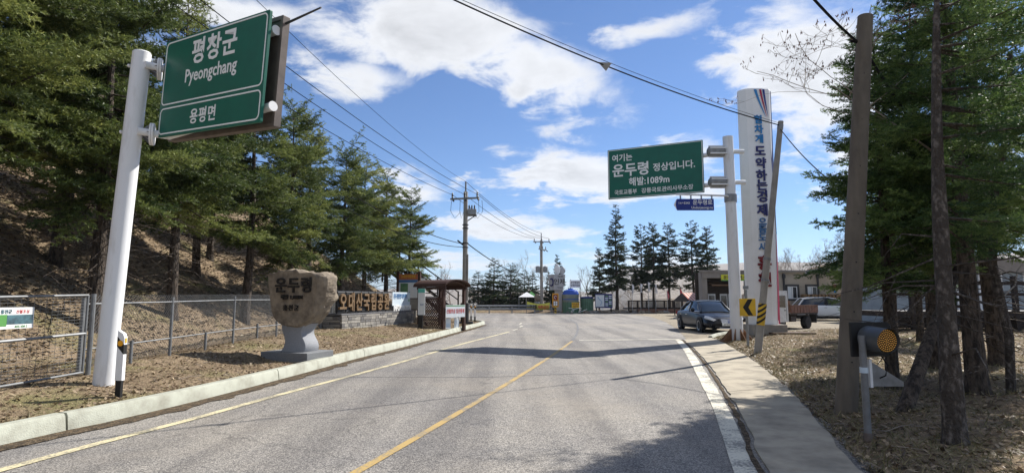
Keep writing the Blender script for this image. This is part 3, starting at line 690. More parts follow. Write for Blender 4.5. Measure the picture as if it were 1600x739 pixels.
scatter('leaf_litter', 30000, right_pts, 'dry_leaf', 'brown leaf litter on the right verge and under the grove', .030, seed=4)
scatter('dry_grass', 60000, right_pts, 'dry_grass', 'short dry grass on the right verge and grove floor', .045, True, 5)
scatter('dry_grass', 26000, left_pts, 'dry_grass', 'short dry grass on the left verge behind the kerb', .035, True, 6)

def sticks(n, fx, label, seed):
    r = np.random.RandomState(seed); X, Y = fx(r, n); Z = height(X, Y); m = MB()
    for x, y, z in zip(X, Y, Z):
        a = r.rand()*6.28; l = .08+.3*r.rand()**2; d = Vector((math.cos(a), math.sin(a), r.normal()*.15))*l; p = Vector((x, y, z+.015)); m.tube([p, p+d*.5+Vector((0, 0, .02*r.rand())), p+d], [.006, .005, .002], 3, False)
    o = link('dead_twigs', m.mesh('dead_twigs', fix=False), 'twig_pale'); o['kind'] = 'stuff'; tag(o, label, 'ground cover')
sticks(700, right_pts, 'fallen twigs strewn over the right verge', 7); sticks(500, left_pts, 'fallen twigs strewn over the left verge', 8)
# ------------------------------------------------------------------ left overhead direction sign
LP = G(160, 602); LPz = hz(LP.x, LP.y)
ls = thing('direction_sign', 'green Pyeongchang road sign on a thick white pole at the left kerb', 'road sign', (LP.x, LP.y, LPz-.1))
topP = D(222, 84, LP.y)-Vector((LP.x, LP.y, LPz-.1))
def leanat(z): return Vector((topP.x*z/topP.z, 0, z))
m = MB(); m.tube([(0, 0, -.2), leanat(topP.z*.5), leanat(topP.z)], [.148, .143, .138], 28); part('pole', m, 'white_paint', ls, smooth=True)
m = MB(); c = leanat(topP.z); m.lathe([(.138, 0), (.125, .02), (.02, .03)], 28, c); part('pole_cap', m, 'white_paint', ls, smooth=True)
Lb = D(250, 215, LP.y+.10)-Vector((LP.x, LP.y, LPz-.1)); Ub = Vector((.843, -.538, 0)); BW, BH = 2.84, 1.62; rzL = math.atan2(Ub.y, Ub.x); Nb = Vector((Ub.y, -Ub.x, 0))  # facing the camera
if Nb.y > 0: Nb = -Nb
ROLL = R(4.2); U3 = Vector((Ub.x*math.cos(ROLL), Ub.y*math.cos(ROLL), -math.sin(ROLL)))   # the pole leans, so the board droops to the right
Bc = Lb+U3*BW/2+Vector((0, 0, BH/2)); RL = (0, ROLL, rzL)
pn = part('sign_panel', MB().prism(rrect(BW, BH, .02, 2), -.02, .02), 'sign_green', ls, Bc, rot=RL)
split = -BH/2+.50
part('border', frame_ring(BW-.07, BH-.50-.05, .09, .022, -.0245, -.0205, 0, split+(BH-.50)/2), 'sign_white', pn)
part('border', frame_ring(BW-.07, .44, .09, .022, -.0245, -.0205, 0, -BH/2+.255), 'sign_white', pn)
text('평창군', .44, 'sign_white', pn, (.05, -.023, .34), .022, .004, 'CENTER', spacing=1.1)
text('Pyeongchang', .30, 'sign_white', pn, (0, -.023, .03), .014, .004, 'CENTER', sx=.92)
text('용평면', .26, 'sign_white', pn, (-.08, -.023, -.65), .018, .004, 'CENTER', spacing=1.1)
# back panel facing the other way, pipes between
Bk = Bc-Nb*.24-Ub*.03+Vector((0, 0, .0))
bp = part('back_panel', MB().box((0, 0, 0), (BW+.02, .05, BH-.06)), 'back_brown', ls, Bk, rot=RL)
part('panel_frame', frame_ring(BW+.08, BH+.02, .015, .06, -.05, .06), 'back_brown', bp)
for k, py in enumerate((104, 207)):
    z = (D(236, py, LP.y).z-(LPz-.1)); a = leanat(z)
    off = -Nb*.14
    st = Vector((a.x, a.y, z)); s0 = Vector((Lb.x, Lb.y, z))+off; e1 = s0+Ub*(BW-.03)
    arm = part('arm', MB().tube([st+Ub*.15, s0, s0.lerp(e1, .5), e1], .062, 16), 'white_paint', ls, smooth=True)
    part('end_cap', MB().tube([e1, e1+Ub*.015], .072, 18), 'white_bright', arm, smooth=True)
    ax_ = (s0-st).normalized(); fl = MB().tube([st+ax_*.245, st+ax_*.27], .185, 22); fl.tube([st+ax_*.275, st+ax_*.305], .185, 22); part('flange', fl, 'white_paint', arm)
    g = MB()
    for q in range(8):
        an = q*math.pi/4; w = Vector((0, 0, math.cos(an)))+ax_.cross(Vector((0, 0, 1)))*math.sin(an)
        pa = st+ax_*.12+w*.06; g.add([pa, st+ax_*.245+w*.06, st+ax_*.245+w*.175, pa+Vector((0, 0, .006)), st+ax_*.245+w*.06+Vector((0, 0, .006)), st+ax_*.245+w*.175+Vector((0, 0, .006))], [(0, 1, 2), (5, 4, 3), (0, 2, 5, 3), (1, 4, 5, 2), (0, 3, 4, 1)])
    part('gusset', g, 'steel', arm)
    part('bolt', MB().tube([a+Vector((-.19, -.02, 0)), a+Vector((-.165, -.02, 0))], .03, 8), 'white_paint', ls)
    m = MB()
    for q in (-.75, .75): m.box(s0+Ub*(BW/2+q), (.07, .24, .07), Matrix.Rotation(rzL, 3, 'Z'))
    part('clamp', m, 'steel', ls)
a = Bk+Ub*(BW/2+.1)+Vector((0, 0, BH/2-.22)); m = MB().tube([a-Ub*.3, a+Ub*.75+Vector((0, 0, .04))], [.022, .012], 8); part('rod', m, 'dark_metal', ls)

# white delineator posts
def delineator(loc, label, rotz=0, s=1.0):
    t = thing('delineator_post', label, 'delineator', loc, rotz, 'delineator posts'); t.scale = (s,)*3
    part('foot', MB().box((0, 0, .12), (.085, .05, .28)), 'black', t)
    part('post_body', MB().prism([(-.055, .26), (.055, .26), (.055, .88), (.03, .94), (-.055, .99)], -.03, .03), 'white_bright', t)
    part('black_band', MB().prism([(-.0555, .76), (.0555, .64), (.0555, .78), (-.0555, .90)], -.0325, .0325), 'black', t)
    part('reflector', MB().tube([(0, -.040, .80), (0, -.033, .80)], .042, 14), 'amber', t)
    part('side_reflector', MB().box((.058, 0, .84), (.006, .03, .07)), 'yellow_paint', t)
q = G(185, 620); delineator((q.x, q.y, q.z-.02), 'white plastic delineator with amber reflector at the foot of the left sign', -.1, 1.0)
for px, py, lab in ((736, 500, 'small white delineator at the kerb bend, left of the pair'), (742, 501.5, 'small white delineator at the kerb bend, right of the pair')):
    q = P(px, py, .2); delineator((q.x, q.y, .18), lab, 0, 1.1)

# ------------------------------------------------------------------ fence and gate
def wire_field(p0, p1, zb0, zb1, zt0, zt1, pitch=.075, r=.0026, kind='diamond'):
    m = MB(); L = (p1-p0).length; H = (zt0-zb0+zt1-zb1)/2
    def pt(s, t): q = p0.lerp(p1, s/L); zb = zb0+(zb1-zb0)*s/L; zt = zt0+(zt1-zt0)*s/L; return Vector((q.x, q.y, zb+(zt-zb)*t/H))
    def seg(a, b): m.tube([a, b], r, 3, False)
    if kind == 'diamond':
        n = int((L+H)/pitch)
        for k in range(n+1):
            s0 = -H+k*pitch; a, b = max(s0, 0), min(s0+H, L)
            if b-a > .01: seg(pt(a, a-s0), pt(b, b-s0)); seg(pt(a, H-(a-s0)), pt(b, H-(b-s0)))
    else:
        for k in range(int(L/.10)+1): seg(pt(min(k*.10, L), 0), pt(min(k*.10, L), H))
        for k in range(int(H/.05)+1): seg(pt(0, min(k*.05, H)), pt(L, min(k*.05, H)))
    return m
FX = -7.2
fence = thing('chain_link_fence', 'galvanised chain link fence running behind the monument', 'fence')
posts = [9.75, 12.3, 15.05, 17.8, 20.5, 23.2, 25.9, 28.6]
fp = [Vector((FX, y, hz(FX, y))) for y in posts]
for i, p in enumerate(fp):
    part('post', MB().tube([p+Vector((0, 0, -.2)), p+Vector((0, 0, 1.22))], .032, 8), 'fence_steel', fence, smooth=True)
    if i+1 < len(fp):
        q = fp[i+1]; mid = p.lerp(q, .5); mid.z = hz(mid.x, mid.y)
        part('stub_post', MB().tube([mid+Vector((.02, 0, -.2)), mid+Vector((.02, 0, .42))], .03, 8), 'fence_steel', fence)
        part('top_rail', MB().tube([p+Vector((0, 0, 1.12)), q+Vector((0, 0, 1.12))], .015, 6), 'fence_steel', fence)
        part('mid_rail', MB().tube([p+Vector((0, 0, .36)), q+Vector((0, 0, .36))], .015, 6), 'fence_steel', fence)
        w = part('wire_mesh', wire_field(p, q, p.z+.06, q.z+.06, p.z+1.27, q.z+1.27), 'fence_steel', fence)
ga = Vector((-7.35, 6.4, hz(-7.35, 6.4))); gb = Vector((-6.95, 9.5, hz(-6.95, 9.5)))
gate = thing('mesh_gate', 'grey welded mesh gate panel at the left edge of the picture', 'gate', ga)
gd = gb-ga; gt = 1.30
m = MB()
for s0 in (0, .999): m.tube([gd*s0+Vector((0, 0, .04)), gd*s0+Vector((0, 0, gt))], .019, 8)
for z in (.06, gt): m.tube([Vector((0, 0, z)), gd+Vector((0, 0, z))], .019, 8)
part('gate_frame', m, 'fence_steel', gate); part('middle_bar', MB().tube([Vector((0, 0, .68)), gd+Vector((0, 0, .68))], .022, 6), 'fence_steel', gate)
part('wire_mesh', wire_field(Vector((0, 0, 0)), Vector((gd.x, gd.y, 0)), .06, .06+gd.z, gt, gt+gd.z, r=.0028, kind='grid'), 'fence_steel', gate)
g2 = Vector((-6.95, 9.62, hz(-6.95, 9.6)))
tag(part('gate_post', MB().tube([g2+Vector((0, 0, -.2)), g2+Vector((0, 0, 1.32))], .04, 10), 'fence_steel', None), 'thick galvanised gate post beside the left sign pole', 'post')
# notice on the gate
c = ga+gd*.60; ns = thing('notice_sign', 'small colourful notice board fixed to the mesh gate', 'sign', (c.x+.05, c.y, c.z+1.0), math.atan2(gd.y, gd.x))
part('board', MB().box((0, 0, 0), (.55, .012, .30)), 'sign_white', ns)
M('notice_blue', (.10, .22, .26), (.04, .07, .09), 6, .5); M('notice_green', (.10, .30, .08), rough=.5); M('notice_red', (.55, .05, .04), rough=.5)
part('picture', MB().box((.07, -.008, -.02), (.38, .004, .13)), 'notice_blue', ns); part('picture', MB().box((-.19, -.008, -.03), (.13, .004, .16)), 'notice_green', ns)
text('홍천군', .06, 'notice_blue', ns, (-.22, -.009, .07), .02, .003); text('산불조심', .055, 'notice_red', ns, (-.0, -.009, .07), .0, .003); text('033-430-2', .045, 'notice_green', ns, (0, -.009, -.135), .0, .003)

# ------------------------------------------------------------------ stone monument
u0 = Vector((.94, -.34, 0)).normalized(); v0 = Vector((.34, .94, 0)).normalized(); cn = P(481, 552, .36)
mc = cn-u0*.72+v0*.52; mz = hz(mc.x, mc.y)-.02

mon = thing('stone_monument', 'rough brown boulder carved with black lettering on a grey stone pedestal', 'monument', (mc.x, mc.y, mz), math.atan2(u0.y, u0.x))
mon.scale = (.92,)*3
part('base_slab', MB().box((0, 0, .11), (1.44, 1.04, .28), bev=.012), 'granite_base', mon)
rings = []
for k in range(15):
    t = k/14; w = .355*(1-.16*math.sin(math.pi*t)**1.0+.05*math.sin(2*math.pi*t+.6)); dp = .28*(1-.10*math.sin(math.pi*t)); sx = .06*math.sin(2*math.pi*t)
    rings.append([(x*w+sx, y*dp, .25+.70*t) for x, y in rrect(2, 2, .06, 2)])
part('pedestal', MB().loft(rings), 'granite', mon, (.06, 0, 0), smooth=True)
out = [(-.86, .97), (-.62, 1.0), (-.38, 1.035), (-.10, 1.03), (.02, 1.08), (.14, 1.0), (.30, .99), (.50, .99), (.62, .90), (.70, .84), (.735, .62), (.70, .30), (.66, -.02), (.58, -.32), (.40, -.48), (.20, -.58), (-.10, -.61), (-.42, -.55), (-.62, -.36), (-.73, 0), (-.79, .4), (-.85, .7)]
def star(o, n, cx=-.02, cz=.2):
    th = [(math.atan2(z-cz, x-cx), math.hypot(x-cx, z-cz)) for x, z in o]; th.sort(); A = [a for a, _ in th]; B = [b for _, b in th]
    A2 = [A[-1]-2*math.pi]+A+[A[0]+2*math.pi]; B2 = [B[-1]]+B+[B[0]]
    g = np.linspace(-math.pi, math.pi, n, endpoint=False); return [(float(np.cos(a)), float(np.sin(a)), float(np.interp(a, A2, B2))) for a in g]
out = [(x, z*.84) for x, z in out]; NS = 96; st = star(out, NS, -.02, .17); vs = []; rows = []
def addring(scale, y, rough, side=0.0):
    r = []
    for cxx, szz, rad in st:
        x = -.02+cxx*rad*scale; z = .17+szz*rad*scale
        if side and x > 0: x += side*max(0, min(1, (z+.5)/1.3))*(x/.7)
        nn = mnoise.noise(Vector((x*2.6, y*2.6, z*2.6)))*rough+mnoise.noise(Vector((x*8, y*8+3, z*8)))*rough*.45
        r.append(Vector((x+nn*cxx*scale, y+nn*.6, z+nn*szz*scale)))
    rows.append(r)
for s_ in (.03, .2, .4, .6, .8, .92, .98): addring(s_, -.36, .022)
addring(1.0, -.345, .05)
for k, y in enumerate((-.30, -.22, -.12, 0.0, .12, .22, .3)): addring(1.0+.02*math.sin(k), y, .075, .26*math.sin((k+1)/8*math.pi)**.7)
for s_ in (.9, .7, .4, .1): addring(s_, .36, .10)
part('boulder', MB().loft(rows), 'stone', mon, (.12, 0, 1.42), smooth=False)
text('운두령', .41, 'letter_black', mon, (.12, -.395, 1.78), .024, .03, 'CENTER', spacing=1.12)
text('해발 1,089M', .135, 'letter_black', mon, (.08, -.40, 1.58), .012, .03, 'CENTER')
text('홍천군', .16, 'letter_black', mon, (.06, -.395, 1.30), .012, .03, 'CENTER', spacing=1.35)

# ------------------------------------------------------------------ stone plinth with park lettering
wa = P(532, 516.5, .38); wb = P(645, 504.5, .38); wd = (wb-wa); WL = wd.length; wrz = math.atan2(wd.y, wd.x); wz = min(hz(wa.x, wa.y), hz(wb.x, wb.y))-.02
pl = thing('stone_plinth', 'long low plinth of split grey stone under the park lettering', 'plinth', (wa.x, wa.y, wz), wrz)
PH = .60; PD = .95
part('core', MB().box((WL/2, PD/2, PH/2-.1), (WL-.06, PD-.06, PH+.14)), 'mortar', pl)
part('cap', MB().box((WL/2, PD/2, PH+.01), (WL+.08, PD+.08, .06), bev=.008), 'cap_stone', pl)
rr = random.Random(8); sm_ = [MB().box((0, 0, 0), (1, 1, 1), bev=.06).mesh('stone') for _ in range(3)]
for me, ma in zip(sm_, ('ashlar', 'ashlar_pale', 'ashlar_dark')): me.materials.append(MATS[ma])
def course(L0, place):
    z = -.06
    while z < PH-.04:
        h = rr.choice([.085, .105, .13]); h = min(h, PH-.022-z)
        if h < .04: break
        x = -.01
        while x < L0-.05:
            w = min(rr.uniform(.2, .5), L0-x)
            if L0-x-w < .12: w = L0-x
            place(x+w/2, z+h/2, w-.014, h-.012); x += w
        z += h
def front(x, z, w, h):
    o = link('stone', rr.choice(sm_), None, pl, (x, -.012+rr.uniform(-.012, .012), z)); o.scale = (w, .09, h)
def side(y, z, w, h):
    o = link('stone', rr.choice(sm_), None, pl, (-.012+rr.uniform(-.012, .012), y+.04, z)); o.scale = (.09, w, h)
course(WL, front); course(PD-.06, side)
# letters with black backs, on a rail
let = thing('park_lettering', 'big gold wooden letters on black backs standing on the stone plinth', 'lettering', (wa.x, wa.y, wz+PH+.04), wrz)
part('rail', MB().box((WL*.42, .32, .86), (WL*.86, .05, .05)), 'dark_metal', let); m = MB()
for k in range(7): m.tube([(.25+k*WL*.125, .34, 0), (.25+k*WL*.125, .34, .95)], .025, 6)
part('upright', m, 'dark_metal', let)
LT = '오대산국립공원'
for k, ch in enumerate(LT):
    xk = .28+k*.63
    part('letter_back', MB().box((xk, .20, .44), (.58, .10, .80), bev=.03), 'black', let)
    o = text(ch, .76, 'gold_wood', let, (xk, .10, .16), .024, .08, 'CENTER', name='letter', sx=.78)
# information banner standing behind the right end
c = Vector((WL*.80, .10, 0)); ib = thing('visitor_banner', 'pale blue visitor centre panel standing at the right end of the plinth', 'sign', (wa.x+math.cos(wrz)*WL*.86, wa.y+math.sin(wrz)*WL*.86, wz+PH+.04), wrz)
M('pale_blue', (.50, .60, .68), (.62, .68, .72), 2, .5); M('mid_blue', (.06, .16, .34), rough=.5)
part('panel', MB().box((-.35, .05, .56), (2.0, .03, .62)), 'pale_blue', ib)
text('운두령탐방지원센터', .26, 'mid_blue', ib, (-1.25, .03, .58), .02, .01, sx=.72); 
text('INFORMATION', .34, 'sign_white', ib, (-1.3, .00, .02), .03, .04, sx=.85, name='letter_row')
part('emblem', MB().prism([(.42, .44), (.5, .58), (.58, .44)], .02, .03), 'notice_green', ib)
for x in (-1.3, .62): part('leg', MB().tube([(x, .06, 0), (x, .06, .9)], .02, 6), 'dark_metal', ib)

# ------------------------------------------------------------------ wooden lattice kiosk
ka = P(692.5, 507, .36); kz = hz(ka.x, ka.y)-.02
kd = Vector((-.80, .60, 0)).normalized(); krz = math.atan2(-kd.y, -kd.x)   # local +x runs towards the front right post
ke = Vector((.60, .80, 0))
kiosk = thing('lattice_kiosk', 'dark brown timber kiosk with lattice side and curved roof', 'kiosk', (ka.x, ka.y, kz), krz)
KL, KW, KHh = 1.6, 1.45, 1.95
for x, y in ((0, 0), (-KL, 0), (0, KW), (-KL, KW)): part('post', MB().box((x, y, KHh/2-.05), (.14, .14, KHh+.1)), 'brown_wood', kiosk)
lat = MB()
for k in range(-16, 34):
    for sg in (1, -1):
        x0 = -KL+.07; x1 = -.07; z0_, z1_ = .08, 1.42; s0 = k*.14
        pts = [(x0+t, z0_+(s0+t if sg > 0 else (z1_-z0_)-s0-t)) for t in (max(0, -s0), min(x1-x0, z1_-z0_-s0))]
        if pts[1][0]-pts[0][0] > .05: lat.tube([(pts[0][0], .012*sg, pts[0][1]), (pts[1][0], .012*sg, pts[1][1])], .030, 4, False)
part('lattice', lat, 'brown_wood', kiosk)
part('rail', MB().box((-KL/2, 0, 1.46), (KL-.15, .09, .08)), 'brown_wood', kiosk); part('rail', MB().box((-KL/2, 0, .06), (KL-.15, .09, .08)), 'brown_wood', kiosk)
part('beam', MB().box((-KL/2, 0, KHh), (KL+.3, .10, .12)), 'brown_wood', kiosk); part('beam', MB().box((-KL/2, KW, KHh), (KL+.3, .10, .12)), 'brown_wood', kiosk)
for x in (.0, -KL):   # curved gable brackets
    arc = [(x, KW/2+math.cos(a)*(KW/2+.02), KHh+.02+math.sin(a)*.30) for a in np.linspace(.05, math.pi-.05, 9)]; part('gable_arch', MB().tube(arc, .055, 6), 'brown_wood', kiosk)
for k in range(9):
    a0 = math.pi*(k/9); a1 = math.pi*((k+1)/9); y0 = KW/2-math.cos(a0)*(KW/2+.18); y1 = KW/2-math.cos(a1)*(KW/2+.18); z0 = KHh+.06+math.sin(a0)*.32; z1 = KHh+.06+math.sin(a1)*.32
    part('roof_plank', MB().loft([[(x, y0, z0), (x, y1, z1-.0), (x, y1, z1+.05), (x, y0, z0+.05)] for x in (-KL-.28, .28)]), 'brown_wood', kiosk)
M('banner_red', (.55, .10, .09), rough=.6); M('banner_teal', (.10, .42, .36), rough=.6); M('paper', (.72, .74, .74), (.60, .66, .70), 3, .6)
bn = thing('kiosk_banner', 'white banner with red lettering on the open side of the kiosk', 'banner', (ka.x, ka.y, kz), krz+math.pi/2)
part('cloth', MB().box((KW/2, -.11, .86), (1.35, .015, .58)), 'paper', bn); text('산불조심 입산통제', .23, 'banner_red', bn, (KW/2, -.123, .78), .02, .004, 'CENTER', sx=.72); part('stripe', MB().box((KW/2, -.12, 1.11), (1.3, .006, .04)), 'notice_green', bn)
po = thing('poster', 'pale leaflet poster hanging low inside the kiosk, left one', 'poster', (ka.x, ka.y, kz), krz+math.pi/2)
part('sheet', MB().box((.36, .02, .29), (.34, .01, .5)), 'paper', po); part('picture', MB().box((.36, .012, .2), (.28, .006, .16)), 'pale_blue', po)
po = thing('poster', 'pale leaflet poster hanging low inside the kiosk, right one', 'poster', (ka.x, ka.y, kz), krz+math.pi/2)
part('sheet', MB().box((.95, .02, .29), (.34, .01, .5)), 'paper', po); part('picture', MB().box((.95, .012, .34), (.28, .006, .16)), 'pale_blue', po)
# white upright banner beside the lattice
q = P(657, 507.5, .38); sb = thing('upright_banner', 'narrow white banner with green head beside the lattice kiosk', 'banner', (q.x, q.y, hz(q.x, q.y)), -.25)
part('leg', MB().box((0, 0, .3), (.22, .06, .8)), 'black', sb); part('sheet', MB().box((.05, -.04, 1.22), (.34, .02, 1.2)), 'paper', sb); part('head', MB().box((.05, -.052, 1.72), (.34, .006, .18)), 'banner_teal', sb)
text('입산', .10, 'mid_blue', sb, (-.02, -.054, 1.05), .02, .003)

# information boards behind
def board(px, py, d, w, h, label, posts=True):
    q = D(px, py, d); zb = hz(q.x, q.y); t = thing('information_board', label, 'sign board', (q.x, q.y, zb), -.2, 'information boards by the steps'); zc = q.z-zb
    if posts:
        for sx in (-1, 1): part('post', MB().box((sx*(w/2+.08), .05, (zc+h/2+.1)/2-.1), (.14, .14, zc+h/2+.4)), 'brown_wood', t)
    else: part('leg', MB().box((0, .06, (zc)/2-.1), (.12, .06, zc+.1)), 'steel', t)
    return t, zc
t, zc = board(638, 450, 31, 1.05, 1.5, 'timber framed notice board with orange and blue header')
M('header_orange', (.42, .13, .05), rough=.5); M('map_green', (.16, .30, .14), (.08, .18, .10), 4, .5)
pnl = part('panel', MB().box((0, 0, zc), (1.05, .05, 1.5)), 'paper', t)
part('header', MB().box((0, -.03, zc+.60), (1.06, .01, .30)), 'header_orange', t); part('header', MB().box((0, -.03, zc+.37), (1.06, .01, .14)), 'mid_blue', t); part('map', MB().box((-.22, -.03, zc-.05), (.42, .01, .6)), 'map_green', t)
text('오대산국립공원', .17, 'yellow_paint', t, (0, -.037, zc+.56), .02, .004, 'CENTER', sx=.75)
t, zc = board(653, 455, 32.5, .8, 1.45, 'pale green and white map board right of the timber notice board', False)
part('panel', MB().box((0, 0, zc), (.8, .05, 1.45)), 'paper', t); part('map', MB().box((0, -.03, zc-.05), (.5, .01, .9)), 'map_green', t)
t, zc = board(648, 475, 29.5, .85, .6, 'small grey notice board low beside the plinth end', False)
part('panel', MB().box((0, 0, zc), (.85, .05, .62)), 'back_brown', t); part('plate', MB().box((0, -.03, zc), (.75, .01, .5)), 'pole_grey', t)
# loose rocks at plinth end
for k, (px, py, s) in enumerate(((647, 502, .32), (656, 504, .38), (664, 505, .26))):
    q = P(px, py, .38); bm = bmesh.new(); bmesh.ops.create_icosphere(bm, subdivisions=3, radius=s)
    for v in bm.verts: v.co *= 1+.5*mnoise.noise(v.co*3.1/s*.4+Vector((k*9, 0, 0))); v.co.z *= .62
    me = bpy.data.meshes.new('rock'); bm.to_mesh(me); bm.free()
    tag(link('rock', me, 'stone', None, (q.x, q.y, hz(q.x, q.y)+.06)), f'tan rock at the foot of the kiosk, {["left", "middle", "right"][k]} of three', 'rock', 'rocks beside the kiosk')
# wooden stairway up the bank
s0 = D(704, 484, 32.5); s1 = D(556, 372, 36); sv = s1-s0; n = 20
stw = thing('timber_stairway', 'dark timber stairway with handrails climbing the left bank behind the boards', 'stairs', s0)
sh = Vector((sv.x, sv.y, 0)).normalized(); sn = Vector((-sh.y, sh.x, 0)); rot = Matrix.Rotation(math.atan2(sh.y, sh.x), 3, 'Z')
for k in range(n):
    c = sv*((k+.5)/n)-Vector((0, 0, .05)); part('tread', MB().box(c, (.36, 1.5, .06), rot), 'dark_wood', stw)
for sg in (-1, 1):
    part('stringer', MB().tube([sn*sg*.7+Vector((0, 0, -.15)), sv+sn*sg*.7+Vector((0, 0, -.15))], .09, 4), 'dark_wood', stw)
    for h in (.55, 1.0): part('handrail', MB().tube([sn*sg*.75+Vector((0, 0, h)), sv+sn*sg*.75+Vector((0, 0, h))], .035, 6), 'dark_wood', stw)
    for k in range(6): c = sv*(k/5)+sn*sg*.75; part('post', MB().box(c+Vector((0, 0, .0)), (.08, .08, 2.1)), 'dark_wood', stw)

# ------------------------------------------------------------------ utility poles
def utility_pole(base, top, r0, r1, label, arms, extra, group='utility poles'):
    t = thing('utility_pole', label, 'utility pole', base, 0, group); H = top-base[2]
    part('shaft', MB().tube([(0, 0, -.4), (0, 0, H)], [r0, r1], 14), 'pole_grey', t, smooth=True)
    for z, L, rz in arms:
        c = part('crossarm', MB().box((0, -.16, z), (L, .10, .10), None), 'steel', t, (0, 0, 0), rz)
        for k in range(3):
            x = -L/2+.12+k*(L-.24)/2; part('insulator', MB().lathe([(.03, 0), (.07, .05), (.03, .1), (.075, .15), (.03, .2), (.06, .25), (.02, .32)], 8, (x, -.16, z+.05)), 'dark_metal', c)
            pa = MB(); pa.lathe([(.035, 0), (.06, .06), (.035, .12), (.06, .18), (.03, .24)], 8, (0, 0, 0)); part('strain_insulator', pa, 'dark_metal', c, (x+.05, -.18, z-.05), rot=(R(120), 0, .5))
    return t
b1 = P(726, 503, .25); b1.z = hz(b1.x, b1.y); T1 = D(729.5, 284, b1.y).z
up = utility_pole(b1, T1-.6, .17, .12, 'concrete utility pole with black base sleeve beside the lattice kiosk', [(D(729, 311, b1.y).z-b1.z, 1.75, -.25)], None)
H1 = T1-b1.z
part('top_rod', MB().tube([(0, 0, H1-.7), (0, 0, H1)], .05, 8), 'steel', up)
part('base_sleeve', MB().tube([(0, 0, -.1), (0, 0, 1.15)], .235, 16), 'black', up, smooth=True); part('foot', MB().box((0, 0, .04), (.95, .5, .12)), 'dark_metal', up)
tz = D(740, 332, b1.y).z-b1.z
tr = part('switch_box', MB().box((.38, -.12, tz), (.5, .36, .34), bev=.03), 'steel', up)
for k in range(3): part('bushing', MB().lathe([(.03, 0), (.055, .06), (.03, .1), (.05, .15), (.02, .24)], 8, (.22+k*.15, -.12, tz+.17)), 'dark_metal', tr)
part('bracket', MB().tube([(.1, 0, tz-.5), (.6, -.1, tz-.18)], .03, 6), 'dark_metal', up); part('bracket', MB().tube([(.1, 0, tz-.2), (.65, -.1, tz-.2)], .035, 6), 'dark_metal', up)
for z in (tz-.75, tz-.95, tz-1.8, tz-2.05): part('band', MB().tube([(0, 0, z), (0, 0, z+.05)], .18, 14), 'dark_metal', up)
for k, (dx, dz) in enumerate(((-.8, -.3), (-.3, -.4), (.75, -.35), (.95, -.3))):
    za = D(729, 311, b1.y).z-b1.z; part('jumper', MB().tube([(dx, -.15, za-.1), (dx*1.05, -.2, za-.75), (dx*.75, -.2, za-1.15), (dx*.35, -.15, za-.8)], .012, 5), 'wire', up)
part('cable_bracket', MB().tube([(-.1, 0, tz-1.9), (-.45, -.05, tz-1.62)], .045, 8), 'wire', up)
part('cable_riser', MB().box((.16, -.1, 2.6), (.06, .1, 2.6)), 'pole_grey', up)
b2 = Vector(((846-800)/F*63, 63, 0)); b2.z = hz(b2.x, b2.y); T2 = D(843, 364, 63).z
up2 = utility_pole(b2, T2-.8, .19, .14, 'far utility pole behind the yellow banner', [(D(843, 378, 63).z-b2.z, 1.9, .2), (D(843, 390, 63).z-b2.z, 1.6, 1.0)], None)
part('top_rod', MB().tube([(0, 0, T2-b2.z-1), (0, 0, T2-b2.z)], .05, 8), 'steel', up2)
for x in (-.4, .42): part('transformer', MB().lathe([(.02, 0), (.26, .02), (.26, .62), (.16, .7), (.02, .72)], 14, (x, -.2, D(843, 426, 63).z-b2.z)), 'steel', up2, smooth=True)

# ------------------------------------------------------------------ right direction sign
RP = G(1152, 531); RPz = hz(RP.x, RP.y)
rs_ = thing('summit_sign', 'green summit sign on a white pole beside the tall slogan tower', 'road sign', (RP.x, RP.y, RPz-.05))
RT = D(1137, 214, RP.y); RH = RT.z-RPz+.05; lx = RT.x-RP.x
def rl(z): return Vector((lx*z/RH, 0, z))
part('pole', MB().tube([(0, 0, -.1), rl(RH*.5), rl(RH)], [.215, .20, .185], 28), 'white_paint', rs_, smooth=True)
M('rust', (.26, .13, .06), (.15, .075, .04), 12, .8)
for k in range(8):
    an = k*math.pi/4+.2; d_ = Vector((math.cos(an), math.sin(an), 0)); n_ = Vector((-d_.y, d_.x, 0))*.012
    pr = [d_*.2+Vector((0, 0, .02)), d_*.55+Vector((0, 0, .02)), d_*.55+Vector((0, 0, .06)), d_*.22+Vector((0, 0, .45))]
    part('base_gusset', MB().add([p-n_ for p in pr]+[p+n_ for p in pr], [(0, 1, 2, 3), (7, 6, 5, 4), (0, 4, 5, 1), (1, 5, 6, 2), (2, 6, 7, 3), (3, 7, 4, 0)]), 'rust', rs_)
part('base_plate', MB().lathe([(.58, -.02), (.58, .02)], 20), 'rust', rs_)
RB = D(951, 309, 23.1)-Vector((RP.x, RP.y, RPz-.05)); Re = D(1101, 304, 21.5)-Vector((RP.x, RP.y, RPz-.05)); RU = Vector((Re.x-RB.x, Re.y-RB.y, 0)); RW = RU.length; RU.normalize(); rzR = math.atan2(RU.y, RU.x); RBH = 2.03
RN = Vector((RU.y, -RU.x, 0)); zb_ = (RB.z+Re.z)/2
Rc = Vector(((RB.x+Re.x)/2, (RB.y+Re.y)/2, zb_+RBH/2))
rp = part('sign_panel', MB().prism(rrect(RW, RBH, .02, 2), -.025, .025), 'sign_green', rs_, Rc, rzR)
part('border', frame_ring(RW-.05, RBH-.05, .03, .022, -.030, -.0255), 'sign_white', rp)
kx = RW/3.7
text('여기는', .32, 'sign_white', rp, (-RW/2+.17*kx, -.028, .53), .02, .004, sx=.95*kx)
text('운두령', .56, 'sign_white', rp, (-RW/2+.17*kx, -.028, -.07), .024, .004, sx=.98*kx)
text('정상입니다.', .34, 'sign_white', rp, (-RW/2+1.80*kx, -.028, -.0), .02, .004, sx=.98*kx)
